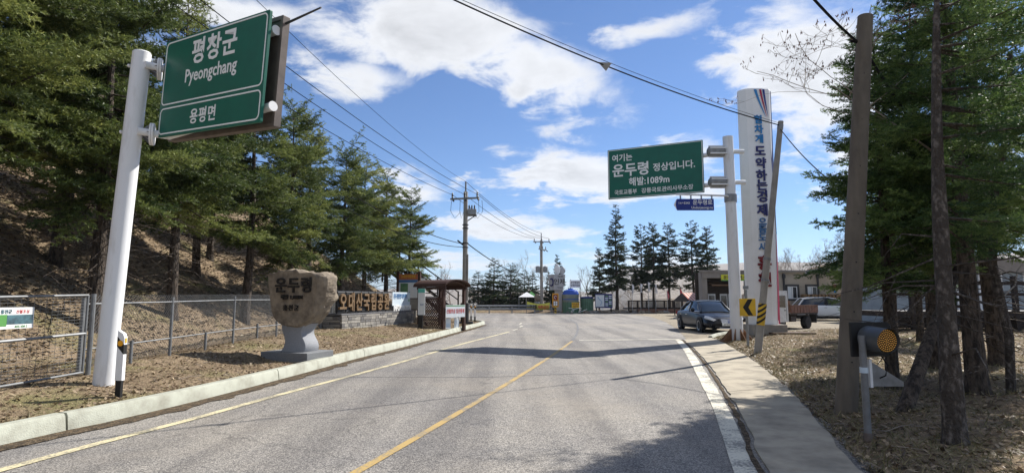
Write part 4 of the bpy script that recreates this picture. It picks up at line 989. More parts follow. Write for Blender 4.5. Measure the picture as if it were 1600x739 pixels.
text('해발:1089m', .36, 'sign_white', rp, (-RW/2+.84*kx, -.028, -.50), .022, .004, sx=.92*kx)
text('국토교통부', .215, 'sign_white', rp, (-RW/2+.25*kx, -.028, -.84), .016, .004, sx=.92*kx)
text('강릉국토관리사무소장', .215, 'sign_white', rp, (-RW/2+1.33*kx, -.028, -.84), .016, .004, sx=1.0*kx)
for py in (237, 285):
    z = D(1120, py, RP.y).z-RPz+.05; a = rl(z); e0 = Vector((Rc.x, Rc.y, z))-RU*(RW/2-.1)+Vector((0, .12, 0)); 
    e1 = Vector((Rc.x, Rc.y, z))+RU*RW/2+Vector((0, .12, 0)); far = a+Vector((.58, .02, 0))
    arm = part('arm', MB().tube([e0, e1, a, far], .085, 14), 'white_paint', rs_, smooth=True)
    c = a-Vector((.22, 0, 0)); g = MB()
    g.lathe([(.11, -.36), (.19, -.3), (.19, .25), (.11, .3)], 12, (0, 0, 0)); part('collar', g, 'steel', arm, (a.x-.42, a.y, z), rot=(0, R(90), 0))
    rb_ = MB()
    for q in range(6): an = q*math.pi/3; rb_.box((math.cos(an)*.2, math.sin(an)*.2, 0), (.05, .05, .62), None)
    part('collar_rib', rb_, 'white_paint', arm, (a.x-.42, a.y, z), rot=(0, R(90), 0))
# blue road name plate hung from its own arm
z = D(1090, 306, RP.y-.1).z-RPz+.05; a = rl(z); q0 = D(1056, 304.5, RP.y-.25)-Vector((RP.x, RP.y, RPz-.05)); 
hr = part('plate_arm', MB().tube([(q0.x, -.25, z+.03), (a.x-.2, -.2, z-.02), (a.x, -.05, z-.06)], .035, 8), 'white_paint', rs_, smooth=True)
part('band', MB().tube([(a.x, 0, z-.22), (a.x, 0, z+.06)], .225, 24), 'steel', rs_, smooth=True)
n0 = D(1052.5, 320, RP.y-.25)-Vector((RP.x, RP.y, RPz-.05)); n1 = D(1115, 320, RP.y-.25)-Vector((RP.x, RP.y, RPz-.05)); NW = n1.x-n0.x; NH = .42
npz = n0.z
np_ = part('name_plate', MB().prism([(0, 0), (.12, NH/2), (NW, NH/2), (NW, -NH/2), (.12, -NH/2)], -.015, .015), 'sign_blue', rs_, (n0.x, -.27, npz))
text('운두령로', .20, 'sign_white', np_, (NW-.05, -.018, .01), .014, .003, 'RIGHT', sx=.98); text('Unduryeong-ro', .125, 'sign_white', np_, (NW-.04, -.018, -.15), .014, .003, 'RIGHT', sx=1.0); text('1↔5343', .11, 'sign_white', np_, (.16, -.018, .02), .014, .003)
part('arrow_tip', MB().prism([(0, 0), (.10, NH/2), (.06, 0), (.10, -NH/2)], -.019, -.0155), 'sign_white', np_)
for k in range(4): part('hanger', MB().box((.25+k*.38, 0, NH/2+.06), (.05, .02, .13)), 'steel', np_)

# ------------------------------------------------------------------ white slogan tower
TW = G(1196, 526); TWz = hz(TW.x, TW.y); TWd = TW.y+.8
tz0 = TWz; TH = D(1180, 140, TWd).z-tz0
tl = D(1171, 526, TWd).x; tr_ = D(1221, 526, TWd).x; cxm = (tl+tr_)/2; tw0 = tr_-tl; tw1 = D(1205, 140, TWd).x-D(1155, 140, TWd).x; topc = (D(1205, 140, TWd).x+D(1155, 140, TWd).x)/2-cxm
M('bed_brown', (.12, .075, .05), (.08, .05, .035), 6, .9)
tower = thing('slogan_tower', 'tall white slogan tower with blue and red Korean lettering', 'sign tower', (cxm, TWd, tz0), 0)
part('plinth', MB().box((0, .1, .18), (tw0+.1, 1.1, .5), bev=.01), 'concrete', tower); part('footing', MB().box((.75, -.35, -.02), (1.6, 1.0, .34)), 'bed_brown', tower)
def tsec(z, grow=0):
    t = z/TH; w = tw0+(tw1-tw0)*t; cx = topc*t; a = w/2+grow
    return [(cx-a, .25, z), (cx-a+.02, .10, z), (cx-a+.22, -.10, z), (cx-.2, -.16, z), (cx+.25, -.15, z), (cx+a-.14, -.08, z), (cx+a-.02, .05, z), (cx+a, .3, z), (cx+a-.15, .55, z), (cx, .62, z), (cx-a+.1, .5, z)]
part('shaft', MB().loft([tsec(z) for z in np.linspace(.43, TH-.05, 9)]+[[(x*.97+topc*.03, y*.9+.01, TH) for x, y, z in tsec(TH)]]), 'white_bright', tower)
M('navy', (.018, .022, .13), rough=.5); M('crimson', (.38, .012, .06), rough=.5); M('sky_blue', (.02, .20, .48), rough=.5); M('deep_red', (.17, .012, .018), rough=.5)
def strip(z0, z1, mat, name, xin0, xin1, n=10):
    m = MB(); vs = []
    for k in range(n+1):
        z = z0+(z1-z0)*k/n; t = z/TH; a = (tw0+(tw1-tw0)*t)/2; cx = topc*t; xi = xin0+(xin1-xin0)*k/n
        vs += [(cx+a-xi, -.094+max(0, (.14-xi))*.9, z), (cx+a+.004, .06, z), (cx+a+.006, .3, z)]
    m.add(vs, [(3*k+j, 3*k+j+1, 3*k+j+4, 3*k+j+3) for k in range(n) for j in (0, 1)]); return part(name, m, mat, tower)
strip(.44, TH*.40, 'crimson', 'side_stripe', .16, .03); strip(TH*.4, TH-.06, 'navy', 'side_stripe', .005, .30)
for k, (x0, x1, xb, ma) in enumerate(((-.02, .10, .42, 'sky_blue'), (.20, .29, .47, 'crimson'), (.33, .42, .52, 'sign_blue'))):
    m = MB(); pf = []
    for j in range(9):
        t = j/8; z = TH-.06-1.15*t; cx = topc*z/TH; xa = x0+(xb-x0)*t**1.15-.12; xc = x1+(xb+.01-x1)*t**1.15-.12; pf += [(cx+xa, -.172, z), (cx+xc, -.172, z)]
    m.add(pf, [(2*j, 2*j+1, 2*j+3, 2*j+2) for j in range(8)]); part('top_stripe', m, ma, tower)
lets = [(1185, 187, '힘', 'sky_blue', 15), (1186, 202, '차', 'sky_blue', 15), (1187, 217, '게', 'sky_blue', 15), (1188, 236, '도', 'navy', 19), (1189, 255, '약', 'navy', 19), (1190, 274, '하', 'navy', 19), (1191, 289, '는', 'navy', 19), (1192, 307, '경', 'navy', 20), (1192, 328, '제', 'navy', 20),
        (1192, 346, '으', 'mid_blue', 14), (1192, 358, '뜸', 'mid_blue', 14), (1192, 371, '도', 'mid_blue', 14), (1192, 386, '시', 'mid_blue', 14), (1195, 411, '홍', 'deep_red', 24), (1196, 437, '천', 'deep_red', 24)]
for px, py, ch, ma, sz in lets:
    p = D(px, py, TWd-.2)-Vector((cxm, TWd, tz0)); s_ = sz*.98*(TWd)/F; text(ch, s_, ma, tower, (p.x, -.185, p.z-s_*.36), .036 if sz > 22 else .028, .05, 'CENTER', name='letter')

# ------------------------------------------------------------------ leaning steel pole, chevron, concrete pole, flasher
q = G(1184, 551); e = D(1220, 190, q.y); lpz = hz(q.x, q.y)
lp = thing('leaning_pole', 'leaning grey steel pole with yellow and black striped band', 'pole', (q.x, q.y, lpz)); ev = e-Vector((q.x, q.y, lpz))
part('shaft', MB().tube([ev*-.03, ev], [.105, .075], 16), 'pole_grey', lp, smooth=True)
def at_(t): return ev*t
band = part('warning_band', MB().tube([at_(.115), at_(.205)], .109, 18), 'yellow_paint', lp, smooth=True)
axu = ev.normalized(); bx_ = axu.cross(Vector((0, 1, 0))).normalized(); by_ = axu.cross(bx_); Lh = ev.length
for k in range(4):
    m = MB(); vs = []
    for j in range(25):
        an = j/24*2*math.pi; h0 = Lh*.117+(k*.155+.0)+.20*(.5-.5*math.cos(an)); h1 = h0+.075; h0 = min(h0, Lh*.2045); h1 = min(h1, Lh*.205)
        rr_ = (bx_*math.cos(an)+by_*math.sin(an))*.112; vs += [axu*h0+rr_, axu*h1+rr_]
    m.add(vs, [(2*j, 2*j+1, 2*j+3, 2*j+2) for j in range(24)]); part('black_stripe', m, 'black', lp)
part('cap_band', MB().tube([at_(.965), at_(.985)], .085, 14), 'steel', lp); part('clamp_band', MB().tube([at_(.30), at_(.31)], .107, 14), 'steel', lp); part('clamp_band', MB().tube([at_(.39), at_(.40)], .103, 14), 'steel', lp)
q = G(1169, 541); cz = hz(q.x, q.y); ch_ = thing('chevron_sign', 'yellow square sign with black left chevron in front of the tower', 'road sign', (q.x, q.y, cz), .05)
pc = D(1168, 480, q.y)-q; 
part('post', MB().tube([(0, 0, -.1), (0, 0, pc.z+.55)], .04, 10), 'steel', ch_, smooth=True)
cs = 25.5*q.y/F; part('plate', MB().box((pc.x-.02, -.05, pc.z), (cs, .02, 27*q.y/F), bev=.005), 'yellow_paint', ch_)
a_ = cs*.36; part('chevron', MB().prism([(pc.x+a_*.75, pc.z+.25), (pc.x-a_*.05, pc.z+.25), (pc.x-a_*.95, pc.z), (pc.x-a_*.05, pc.z-.25), (pc.x+a_*.75, pc.z-.25), (pc.x+a_*.0, pc.z)], -.066, -.061), 'black', ch_)
part('solar_box', MB().box((0, 0, pc.z+.62), (.14, .10, .10)), 'steel', ch_)
q = G(1322, 643); e = D(1352, 26, q.y); pz = hz(q.x, q.y); cp = thing('concrete_pole', 'thick brown grey concrete pole cut by the right grove', 'pole', (q.x, q.y, pz)); ev = e-Vector((q.x, q.y, pz))
M('pole_brown', (.17, .145, .115), (.105, .09, .072), 5, .9, .35, 90, stretch=(1, 1, .3))
part('shaft', MB().tube([ev*-.04, ev*.5, ev], [.138, .118, .098], 24), 'pole_brown', cp, smooth=True)
for k in range(7): part('step_hole', MB().tube([ev*(.12+.12*k)+Vector((-.03, -.134+.006*k, 0)), ev*(.12+.12*k)+Vector((-.03, -.10, 0))], .010, 8), 'black', cp)
part('cable_hook', MB().tube([ev*.93+Vector((-.1, 0, 0)), ev*.93+Vector((-.2, 0, .02))], .02, 6), 'wire', cp)
q = G(1357, 689); fz = hz(q.x, q.y); fl = thing('amber_flasher', 'round amber warning flasher on a short grey post', 'traffic light', (q.x, q.y, fz-.03), .12)
hc = D(1370, 531, q.y)-Vector((q.x, q.y, fz-.03))
part('post', MB().tube([(0, 0, -.1), (0, 0, hc.z+.05)], .036, 14), 'fence_steel', fl, smooth=True)
part('ground_sleeve', MB().tube([(0, 0, -.1), (0, 0, .12)], .041, 14), 'back_brown', fl)
ps = q.y/F
part('back_board', MB().box((hc.x, .10, hc.z), (64*ps, .03, 53*ps), bev=.006), 'black', fl)
part('housing', MB().box((hc.x+.12, .16, hc.z), (.34, .16, .36), bev=.04), 'black', fl)
hd = Vector((.22, -.975, 0)); lcx = Vector((hc.x-.02, .075, hc.z+.01)); m = MB(); rings = []
for k in range(9):
    t = k/8; rings.append([lcx+Vector((math.cos(a)*.142*(1-.06*t)+.03*t, -.27*t*(.93+.07*math.sin(a)), math.sin(a)*.142*(1-.06*t)-.01*t)) for a in np.linspace(0, 2*math.pi, 32, endpoint=False)])
m.loft(rings, cap=False); M('visor', (.10, .11, .12), (.06, .065, .07), 3, .38); part('visor', m, 'visor', fl, smooth=True)
lcx = lcx+Vector((.026, -.20, -.008))
lens = part('lens', MB().tube([lcx+Vector((.0, .03, 0)), lcx+Vector((.0, -.022, 0))], .124, 28), M('lens_dark', (.03, .018, .008), rough=.25), fl, smooth=True)
M('lamp_amber', (.55, .27, .05), rough=.3, emit=((1, .50, .07), .09)); led = MB()
for ring in range(6):
    nn = 1 if ring == 0 else ring*6
    for k in range(nn):
        an = 2*math.pi*k/nn+ring*.2; c = lcx+Vector((math.cos(an)*ring*.0222, -.024, math.sin(an)*ring*.0222)); led.tube([c, c+Vector((0, -.006, 0))], .0060, 6)
o = part('led_cluster', led, 'lamp_amber', lens); o['kind'] = 'stuff'
sdz = hc.z-27*ps; part('bracket', MB().prism([(.07, sdz-.02), (.10, sdz-.02), (.10, sdz-.32), (.07, sdz-.32)], .0, .06), 'white_paint', fl)
part('solar_panel', MB().loft([[(.10, .02, sdz-.04), (.10, .05, sdz-.04), (.10, .05, sdz-.31), (.10, .02, sdz-.31)], [(.55, .10, sdz-.28), (.55, .13, sdz-.28), (.55, .13, sdz-.33), (.55, .10, sdz-.33)]]), 'steel', fl)
part('cable', MB().tube([(.22, -.0, sdz+.02), (.26, -.03, sdz-.08), (.23, -.03, sdz-.19), (.18, .0, sdz-.22)], .008, 6), 'wire', fl)
part('pole_clamp', MB().tube([(0, 0, sdz-.16), (0, 0, sdz-.10)], .042, 12), 'pale_blue', fl)
# ------------------------------------------------------------------ cars
M('glass_dark', (.02, .025, .03), rough=.05, spec=.8); M('car_navy', (.005, .007, .013), rough=.3, spec=.25, coat=.2); M('car_white', (.72, .73, .74), rough=.28, coat=.8)
M('chrome', (.75, .76, .78), rough=.12, metal=1); M('alloy', (.5, .51, .53), rough=.3, metal=.8); M('lamp_clear', (.78, .80, .82), (.58, .61, .64), 14, .12, spec=.8); M('lamp_red', (.35, .01, .01), rough=.2); M('plate_white', (.75, .76, .74), rough=.5)
def wheel(parent, x, y, r=.34, w=.23, mat='alloy'):
    sg = 1 if y > 0 else -1
    t = part('wheel', MB().lathe([(r*.60, -w/2), (r*.93, -w/2), (r, -w/2+.03), (r, w/2-.03), (r*.93, w/2), (r*.60, w/2)], 26), 'rubber', parent, (x, y, r), rot=(R(-90*sg), 0, 0), smooth=True)
    m = MB(); m.lathe([(r*.62, w*.20), (r*.66, w*.52), (r*.58, w*.50), (r*.56, w*.24)], 26)
    for k in range(10): a = k*math.pi/5; m.box((math.cos(a)*r*.33, math.sin(a)*r*.33, w*.40), (r*.56, .035, .03), Matrix.Rotation(a, 3, 'Z'))
    m.lathe([(r*.14, w*.30), (r*.14, w*.47)], 10); part('rim', m, mat, t)
def car(name, label, loc, heading, paint_, suv=False):
    """x forward, lofted from cross sections"""
    t = thing(name, label, 'car', loc, math.atan2(heading[1], heading[0]))
    Lh = 2.48 if not suv else 2.2
    # station: x, half width low, half width shoulder, z bottom, z shoulder, z deck centre
    if not suv:
        S = [(-2.48, .62, .66, .38, .74, .86), (-2.42, .80, .80, .27, .82, .98), (-2.1, .90, .87, .22, .88, 1.04), (-1.5, .93, .90, .19, .90, 1.02), (-.7, .93, .91, .18, .91, .98), (.2, .93, .91, .18, .90, .96), (.95, .93, .90, .18, .87, .95), (1.5, .93, .88, .19, .82, .90), (2.0, .90, .83, .20, .74, .82), (2.28, .84, .76, .22, .66, .74), (2.42, .74, .66, .26, .58, .66), (2.49, .60, .52, .34, .50, .58)]
        G = [(-1.85, .70, .55, 1.00, 1.02), (-1.2, .76, .57, .97, 1.36), (-.6, .79, .59, .95, 1.455), (.0, .79, .60, .94, 1.47), (.35, .78, .58, .94, 1.43), (.75, .76, .60, .94, 1.22), (1.22, .72, .66, .92, .955)]
    else:
        S = [(-2.2, .70, .72, .45, .85, 1.0), (-2.12, .86, .84, .34, .98, 1.1), (-1.7, .92, .90, .27, 1.02, 1.12), (-.9, .94, .92, .25, 1.03, 1.1), (.2, .94, .92, .25, 1.02, 1.08), (.95, .94, .91, .25, 1.0, 1.09), (1.6, .92, .88, .26, .94, 1.03), (2.0, .86, .80, .30, .84, .94), (2.2, .70, .64, .38, .7, .82)]
        G = [(-2.08, .74, .62, 1.05, 1.15), (-1.7, .78, .63, 1.05, 1.55), (-1.0, .80, .65, 1.05, 1.64), (-.1, .80, .65, 1.05, 1.66), (.4, .79, .63, 1.05, 1.58), (.8, .77, .64, 1.05, 1.36), (1.3, .74, .68, 1.04, 1.08)]
    rings = []
    for x, wl, ws, zb, zs, zd in S:
        half = [(wl*.86, zb), (wl*.985, zb+.12), (wl, zb+(zs-zb)*.55), (ws*1.0, zs), (ws*.90, zs+(zd-zs)*.55), (ws*.55, zd-.01)]
        rings.append([(x, y, z) for y, z in half]+[(x, 0, zd)]+[(x, -y, z) for y, z in half[::-1]]+[(x, 0, zb-.01)])
    b = part('body', MB().loft(rings), paint_, t, smooth=True); md = b.modifiers.new('s', 'SUBSURF'); md.levels = 1; md.render_levels = 2
    rg = [[(x, wb, z0), (x, (wb+wt)/2+.02, (z0+z1)/2), (x, wt, z1-.02), (x, wt*.6, z1+.005), (x, 0, z1+.015), (x, -wt*.6, z1+.005), (x, -wt, z1-.02), (x, -(wb+wt)/2-.02, (z0+z1)/2), (x, -wb, z0)] for x, wb, wt, z0, z1 in G]
    part('windows', MB().loft(rg), 'glass_dark', t, smooth=True)
    i0, i1 = (1, 4) if not suv else (1, 4)
    part('roof', MB().loft([[(x, wt+.012, z1-.035), (x, wt*.98, z1+.004), (x, wt*.6, z1+.018), (x, 0, z1+.028), (x, -wt*.6, z1+.018), (x, -wt*.98, z1+.004), (x, -wt-.012, z1-.035), (x, 0, z1-.03)] for x, wb, wt, z0, z1 in G[i0:i1+1]]), paint_, t, smooth=True)
    for sg in (-1, 1):
        def gp(i, top): x, wb, wt, z0, z1 = G[i]; return Vector((x, sg*((wt if top else wb)+.012), (z1-.01) if top else z0+.01))
        part('pillar', MB().tube([gp(-1, False)+Vector((-.04, 0, 0)), gp(-2, True), gp(-3, True)], .035, 6), paint_, t)
        part('pillar', MB().tube([gp(0, False), gp(1, True), gp(2, True)], .05, 6), paint_, t)
        xm = -.25; part('pillar', MB().tube([(xm, sg*.81, G[2][3]), (xm-.05, sg*.63, G[2][4]-.03)], .035, 6), 'black', t)
        part('window_trim', MB().tube([(G[1][0]-.2, sg*.80, G[2][3]+.02), (.2, sg*.815, G[2][3]+.015), (G[-1][0]-.1, sg*.77, G[2][3]+.0)], .012, 5), 'chrome', t)
        mr = part('mirror', MB().lathe([(.01, -.09), (.09, -.07), (.10, .05), (.03, .10)], 12), paint_, t, (.72, sg*.98, G[2][3]+.08), rot=(0, R(90), 0), smooth=True)
        for x in (-.35, -1.25 if not suv else -1.2):
            part('door_handle', MB().box((x, sg*(.93 if not suv else .945), .80 if not suv else .92), (.18, .03, .03)), 'chrome', t)
        for xw in ((-1.46, 1.47) if not suv else (-1.3, 1.36)):
            part('wheel_arch', MB().lathe([(.01, 0), (.385, 0), (.40, .008), (.01, .01)], 26), 'black', t, (xw, sg*(.925 if not suv else .935), .36), rot=(R(-90*sg), 0, 0)); wheel(t, xw, sg*.845, .335 if not suv else .35)
        hx = 2.30 if not suv else 2.05
        if not suv:
            hl = part('headlight', MB().loft([[(2.0, sg*.885, .70), (2.0, sg*.83, .80), (2.0, sg*.70, .70), (2.0, sg*.80, .60)], [(2.26, sg*.83, .66), (2.26, sg*.74, .765), (2.26, sg*.60, .68), (2.26, sg*.68, .56)], [(2.44, sg*.71, .61), (2.44, sg*.62, .69), (2.44, sg*.48, .63), (2.44, sg*.54, .53)]]), 'lamp_clear', t, smooth=True)
            part('fog_lamp', MB().lathe([(.01, 0), (.07, .0), (.06, .03), (.01, .035)], 12), 'lamp_clear', t, (2.36, sg*.60, .385), rot=(0, R(90), 0)); part('fog_bezel', MB().box((2.32, sg*.64, .385), (.14, .22, .12), Matrix.Rotation(-sg*.5, 3, 'Z')), 'black', t)
        else: part('headlight', MB().box((2.05, sg*.66, .80), (.25, .34, .10), Matrix.Rotation(-sg*.5, 3, 'Z')), 'lamp_clear', t)
        part('tail_light', MB().box((-2.30 if not suv else -2.08, sg*.70, .82 if not suv else 1.0), (.16, .3, .14), Matrix.Rotation(sg*.3, 3, 'Z')), 'lamp_red', t)
    if not suv:
        g = part('grille', MB().prism([(-.42, .66), (.42, .66), (.34, .50), (.26, .46), (-.26, .46), (-.34, .50)], -.03, .03), 'black', t, (2.47, 0, 0), rotz=R(90))
        for k in range(5): part('grille_bar', MB().tube([(2.475, -.40+k*.02, .64-k*.038), (2.535, 0, .63-k*.038), (2.475, .40-k*.02, .64-k*.038)], .018, 5), 'chrome', t)
        part('lower_intake', MB().box((2.41, 0, .30), (.16, 1.1, .10), bev=.03), 'black', t); part('bumper_trim', MB().tube([(2.36, -.62, .30), (2.50, -.3, .255), (2.53, 0, .25), (2.50, .3, .255), (2.36, .62, .30)], .012, 5), 'chrome', t)
        pl_ = part('number_plate', MB().box((2.52, 0, .41), (.02, .5, .12)), 'plate_white', t); text('54 2143', .10, 'letter_black', pl_, (2.533, -.0, .375), .01, .002, 'CENTER', rotz=R(90))
        part('hood_crease', MB().tube([(1.2, .42, .945), (1.8, .40, .875), (2.3, .33, .735)], .006, 4), paint_, t); part('hood_crease', MB().tube([(1.2, -.42, .945), (1.8, -.40, .875), (2.3, -.33, .735)], .006, 4), paint_, t)
    part('sill', MB().box((0, 0, .21), (2.2, 1.80, .08)), 'black', t)
    return t
fpos = Vector(((1133-800)/F*26.2, 26.2, 0)); hd_ = Vector((.02, -1, 0)).normalized(); cpos = fpos-hd_*2.48
car('sedan_car', 'dark navy sedan parked facing the camera behind the summit sign pole', (cpos.x, cpos.y, .005), hd_, 'car_navy')
q = Vector(((1288-800)/F*42, 42, -.12)); car('suv_car', 'white sport utility car parked behind the flatbed truck', (q.x, q.y, .005), (.98, -.2), 'car_white', True)

# flatbed truck
tq = Vector(((1217-800)/F*30.5, 30.5, .005)); tk = thing('flatbed_truck', 'white cabbed flatbed truck with rusty brown bed behind the slogan tower', 'truck', tq, math.atan2(-.62, -.78))
M('truck_white', (.62, .62, .60), (.48, .47, .44), 6, .4); M('bed_rust', (.22, .11, .075), (.13, .075, .055), 7, .8, .3, 40); M('bed_dark', (.05, .04, .036), rough=.8)
cab = part('cab', MB().prism([(2.42, .40), (2.46, .95), (2.34, 1.18), (2.02, 1.84), (1.85, 1.96), (.98, 1.96), (.90, 1.80), (.90, .40)], -.82, .82), 'truck_white', tk)
for sg in (-1, 1):
    part('door_window', MB().prism([(2.20, 1.16), (1.93, 1.72), (1.16, 1.72), (1.16, 1.12)], sg*.825-.005, sg*.825+.005), 'glass_dark', cab); part('door_handle', MB().box((1.25, sg*.84, .98), (.14, .03, .03)), 'black', cab)
    part('mirror', MB().box((2.25, sg*1.0, 1.35), (.06, .16, .26), bev=.02), 'black', cab)
    part('door_seam', MB().box((1.08, sg*.823, 1.1), (.015, .01, 1.2)), 'black', cab)
part('windscreen', MB().box((2.185, 0, 1.47), (.02, 1.45, .60), Matrix.Rotation(-.46, 3, 'Y')), 'glass_dark', cab); part('rear_window', MB().box((.892, 0, 1.5), (.02, 1.1, .35)), 'glass_dark', cab)
part('bumper', MB().box((2.46, 0, .48), (.10, 1.6, .20)), 'bed_dark', cab)
bed = part('bed_floor', MB().box((-.75, 0, .80), (3.05, 1.72, .08)), 'bed_dark', tk)
for sg in (-1, 1):
    for k in range(3): part('side_panel', MB().box((-1.76+k*1.01, sg*.87, 1.02), (.99, .04, .36)), 'bed_rust', bed)
    for k in range(10): part('panel_rib', MB().box((-2.2+k*.32, sg*.897, 1.02), (.05, .02, .34)), 'bed_rust', bed)
    part('side_rail', MB().box((-.75, sg*.88, 1.215), (3.06, .06, .045)), 'bed_rust', bed); part('chassis_rail', MB().box((-.3, sg*.35, .62), (4.2, .09, .16)), 'bed_dark', tk)
    part('mudguard', MB().box((-2.0, sg*.72, .52), (.05, .35, .45)), 'black', tk)
    wheel(tk, 1.55, sg*.70, .33, .2, 'pole_grey'); wheel(tk, -1.25, sg*.68, .33, .3, 'bed_dark')
    part('battery_box', MB().box((.25, sg*.62, .52), (.55, .28, .26)), 'bed_dark', tk)
part('tail_panel', MB().box((-2.28, 0, 1.02), (.04, 1.72, .36)), 'bed_rust', bed); part('head_frame', MB().box((.74, 0, 1.15), (.05, 1.7, .6)), 'bed_rust', bed)
m = MB()
for y in (-.7, -.25, .25, .7): m.tube([(.70, y, .8), (.70, y, 1.95)], .025, 6)
m.tube([(.70, -.72, 1.95), (.70, .72, 1.95)], .025, 6); part('rack', m, 'steel', tk)
cg = thing('wooden_crate', 'brown crate standing at the front of the truck bed', 'crate', tq+Vector((-.35, .05, .845)), math.atan2(-.62, -.78)); 
for z in (.08, .24, .40): 
    for y in (-.3, .3): part('slat', MB().box((0, y, z), (.7, .025, .12)), 'gold_wood', cg)
    for x in (-.34, .34): part('slat', MB().box((x, 0, z), (.025, .57, .12)), 'gold_wood', cg)
part('base', MB().box((0, 0, .01), (.7, .6, .02)), 'gold_wood', cg)

# ------------------------------------------------------------------ restaurant building
BD = 47.0
def bx(px, d=BD): return (px-800)/F*d
def bz(py, d=BD): return D(1200, py, d).z
X0, X1 = bx(1095), bx(1312); ZT = bz(425); rest = thing('restaurant_building', 'low beige flat roofed restaurant with yellow sign behind the sedan', 'building', (X0, BD, 0))
BWd = X1-X0; M('plaster', (.40, .35, .285), (.33, .29, .235), 1.2, .9, .15, 30); M('tile_line', (.24, .21, .17), rough=.9); M('shop_yellow', (.62, .60, .03), (.5, .5, .03), 3, .5); M('porch_dark', (.06, .045, .035), (.035, .027, .022), 6, .8); M('awning_brown', (.20, .12, .07), rough=.8)
px0 = bx(1163)-X0; M('wall_grey', (.26, .235, .21), (.20, .18, .16), 1.5, .9)
part('roof', MB().slabpoly([(-.25, -.3), (BWd+.25, -.3), (BWd+5.5, 8), (3.0, 8)], ZT-.02, ZT+.14), 'wall_grey', rest)
part('fascia', MB().box((px0/2, -.12, ZT-.22), (px0, .20, .55)), 'wall_grey', rest)
part('corner_pier', MB().box((.22, .3, ZT/2), (.44, .8, ZT-.02)), 'wall_grey', rest)
part('side_wall', MB().slabpoly([(.1, .7), (.35, .7), (3.3, 7.8), (3.0, 7.8)], 0, ZT-.03), 'wall_grey', rest)
part('porch_wall', MB().box((px0/2, 1.6, ZT/2), (px0, .2, ZT)), 'porch_dark', rest)
part('awning', MB().box((px0/2+.3, .6, ZT-.95), (px0-1.2, 1.0, .10), Matrix.Rotation(.25, 3, 'X')), 'awning_brown', rest)
for k, x in enumerate((1.3, 2.3, 3.0)):
    d_ = part('door', MB().box((x, 1.46, 1.0), (.62, .05, 1.9)), 'white_paint', rest); part('pane', MB().box((x, 1.425, 1.15), (.46, .02, 1.3)), 'glass_dark', d_)
part('wood_panel', MB().box((.72, 1.45, 1.4), (.5, .06, 2.2)), 'gold_wood', rest)
part('ceiling_strip', MB().box((px0/2, .7, ZT-.5), (px0-.3, 1.5, .05)), 'porch_dark', rest)
mw = px0; part('main_wall', MB().box((mw+(BWd-mw)/2, .15, ZT/2), (BWd-mw, .3, ZT-.02)), 'plaster', rest); part('parapet', MB().box((mw+(BWd-mw)/2, .06, ZT+.0), (BWd-mw+.1, .5, .14)), 'plaster', rest)
for py in (448, 462, 476): part('wall_joint', MB().box((mw+(BWd-mw)/2, -.004, bz(py)), (BWd-mw, .012, .02)), 'tile_line', rest)
for wx in (1236, 1267):
    x = bx(wx)-X0; w, h = 17*BD/F, 21*BD/F; zc = bz(457); wn = part('window', frame_ring(w+.22, h+.22, .01, .16, -.06, .03, x, zc), 'dark_metal', rest)
    part('frame', frame_ring(w-.08, h-.08, .01, .07, -.035, .0, x, zc), 'white_paint', wn); part('mullion', MB().box((x, -.02, zc), (.07, .04, h-.1)), 'white_paint', wn); part('pane', MB().box((x, -.006, zc), (w, .012, h)), 'glass_dark', wn)
    part('curtain', MB().box((x-.2, -.0135, zc), (w*.32, .004, h*.9)), 'paper', wn)
for wx in (1223, 1276): part('downpipe', MB().box((bx(wx)-X0, -.06, ZT*.62), (.12, .12, ZT*.7)), 'dark_metal', rest); part('hopper', MB().box((bx(wx)-X0, -.08, ZT-.35), (.22, .2, .3)), 'dark_metal', rest)
part('vent_pipe', MB().tube([(bx(1286)-X0, -.02, 1.7), (bx(1286)-X0, -.12, 1.9), (bx(1290)-X0, -.14, 1.9)], .04, 6), 'white_paint', rest)
sg_ = thing('shop_sign', 'yellow green shop sign with dark lettering along the restaurant fascia', 'sign', (bx(1124), BD-.30, bz(434)), 0)
SWd = bx(1166)-bx(1124); part('board', MB().box((SWd/2, 0, 0), (SWd, .10, .50)), 'shop_yellow', sg_); part('lower_band', MB().box((SWd/2, -.052, -.21), (SWd, .01, .08)), 'notice_green', sg_)
text('운두령휴게소', .34, 'letter_black', sg_, (SWd/2, -.055, -.10), .02, .01, 'CENTER')
for k, (px, py, s) in enumerate(((1103, 481, .5), (1141, 478, .6))):
    pass
# canopy at right of the building
cn_ = thing('canopy_shelter', 'dark flat canopy on a white post at the right end of the restaurant', 'canopy', (bx(1307, 44), 44, 0))
part('roof', MB().prism([(-1.7, bz(424, 44)-.1), (-1.5, bz(420, 44)), (1.6, bz(414, 44)), (1.6, bz(418, 44)-.35), (.6, bz(420, 44)-.35)], -1.5, 1.5), 'wall_grey', cn_); part('post', MB().box((.25, -.8, bz(420, 44)/2), (.55, .3, bz(420, 44))), 'white_paint', cn_); part('brace', MB().tube([(-.9, -.8, bz(424, 44)-.1), (.0, -.8, bz(443, 44))], .04, 6), 'dark_metal', cn_)
nt_ = thing('notice_plate', 'small pink and blue notice plates on the white canopy post', 'sign', (bx(1302, 43.1), 43.05, 0)); M('pink', (.60, .08, .16), rough=.5)
part('plate', MB().box((0, 0, bz(448, 43)), (.32, .02, .30)), 'pink', nt_); part('plate', MB().box((.02, 0, bz(455.5, 43)), (.2, .02, .16)), 'sky_blue', nt_)
fw = thing('firewood_stack', 'stack of brown logs against the restaurant wall behind the white car', 'firewood', (bx(1285, 46), 46.2, 0)); r2 = random.Random(3)
for k in range(36): a = k % 12; b_ = k//12; part('log', MB().tube([(-1.5+a*.28+r2.uniform(-.04, .04), -.3, 1.35+b_*.22), (-1.5+a*.28, .35, 1.35+b_*.22)], .12, 7), 'gold_wood', fw)
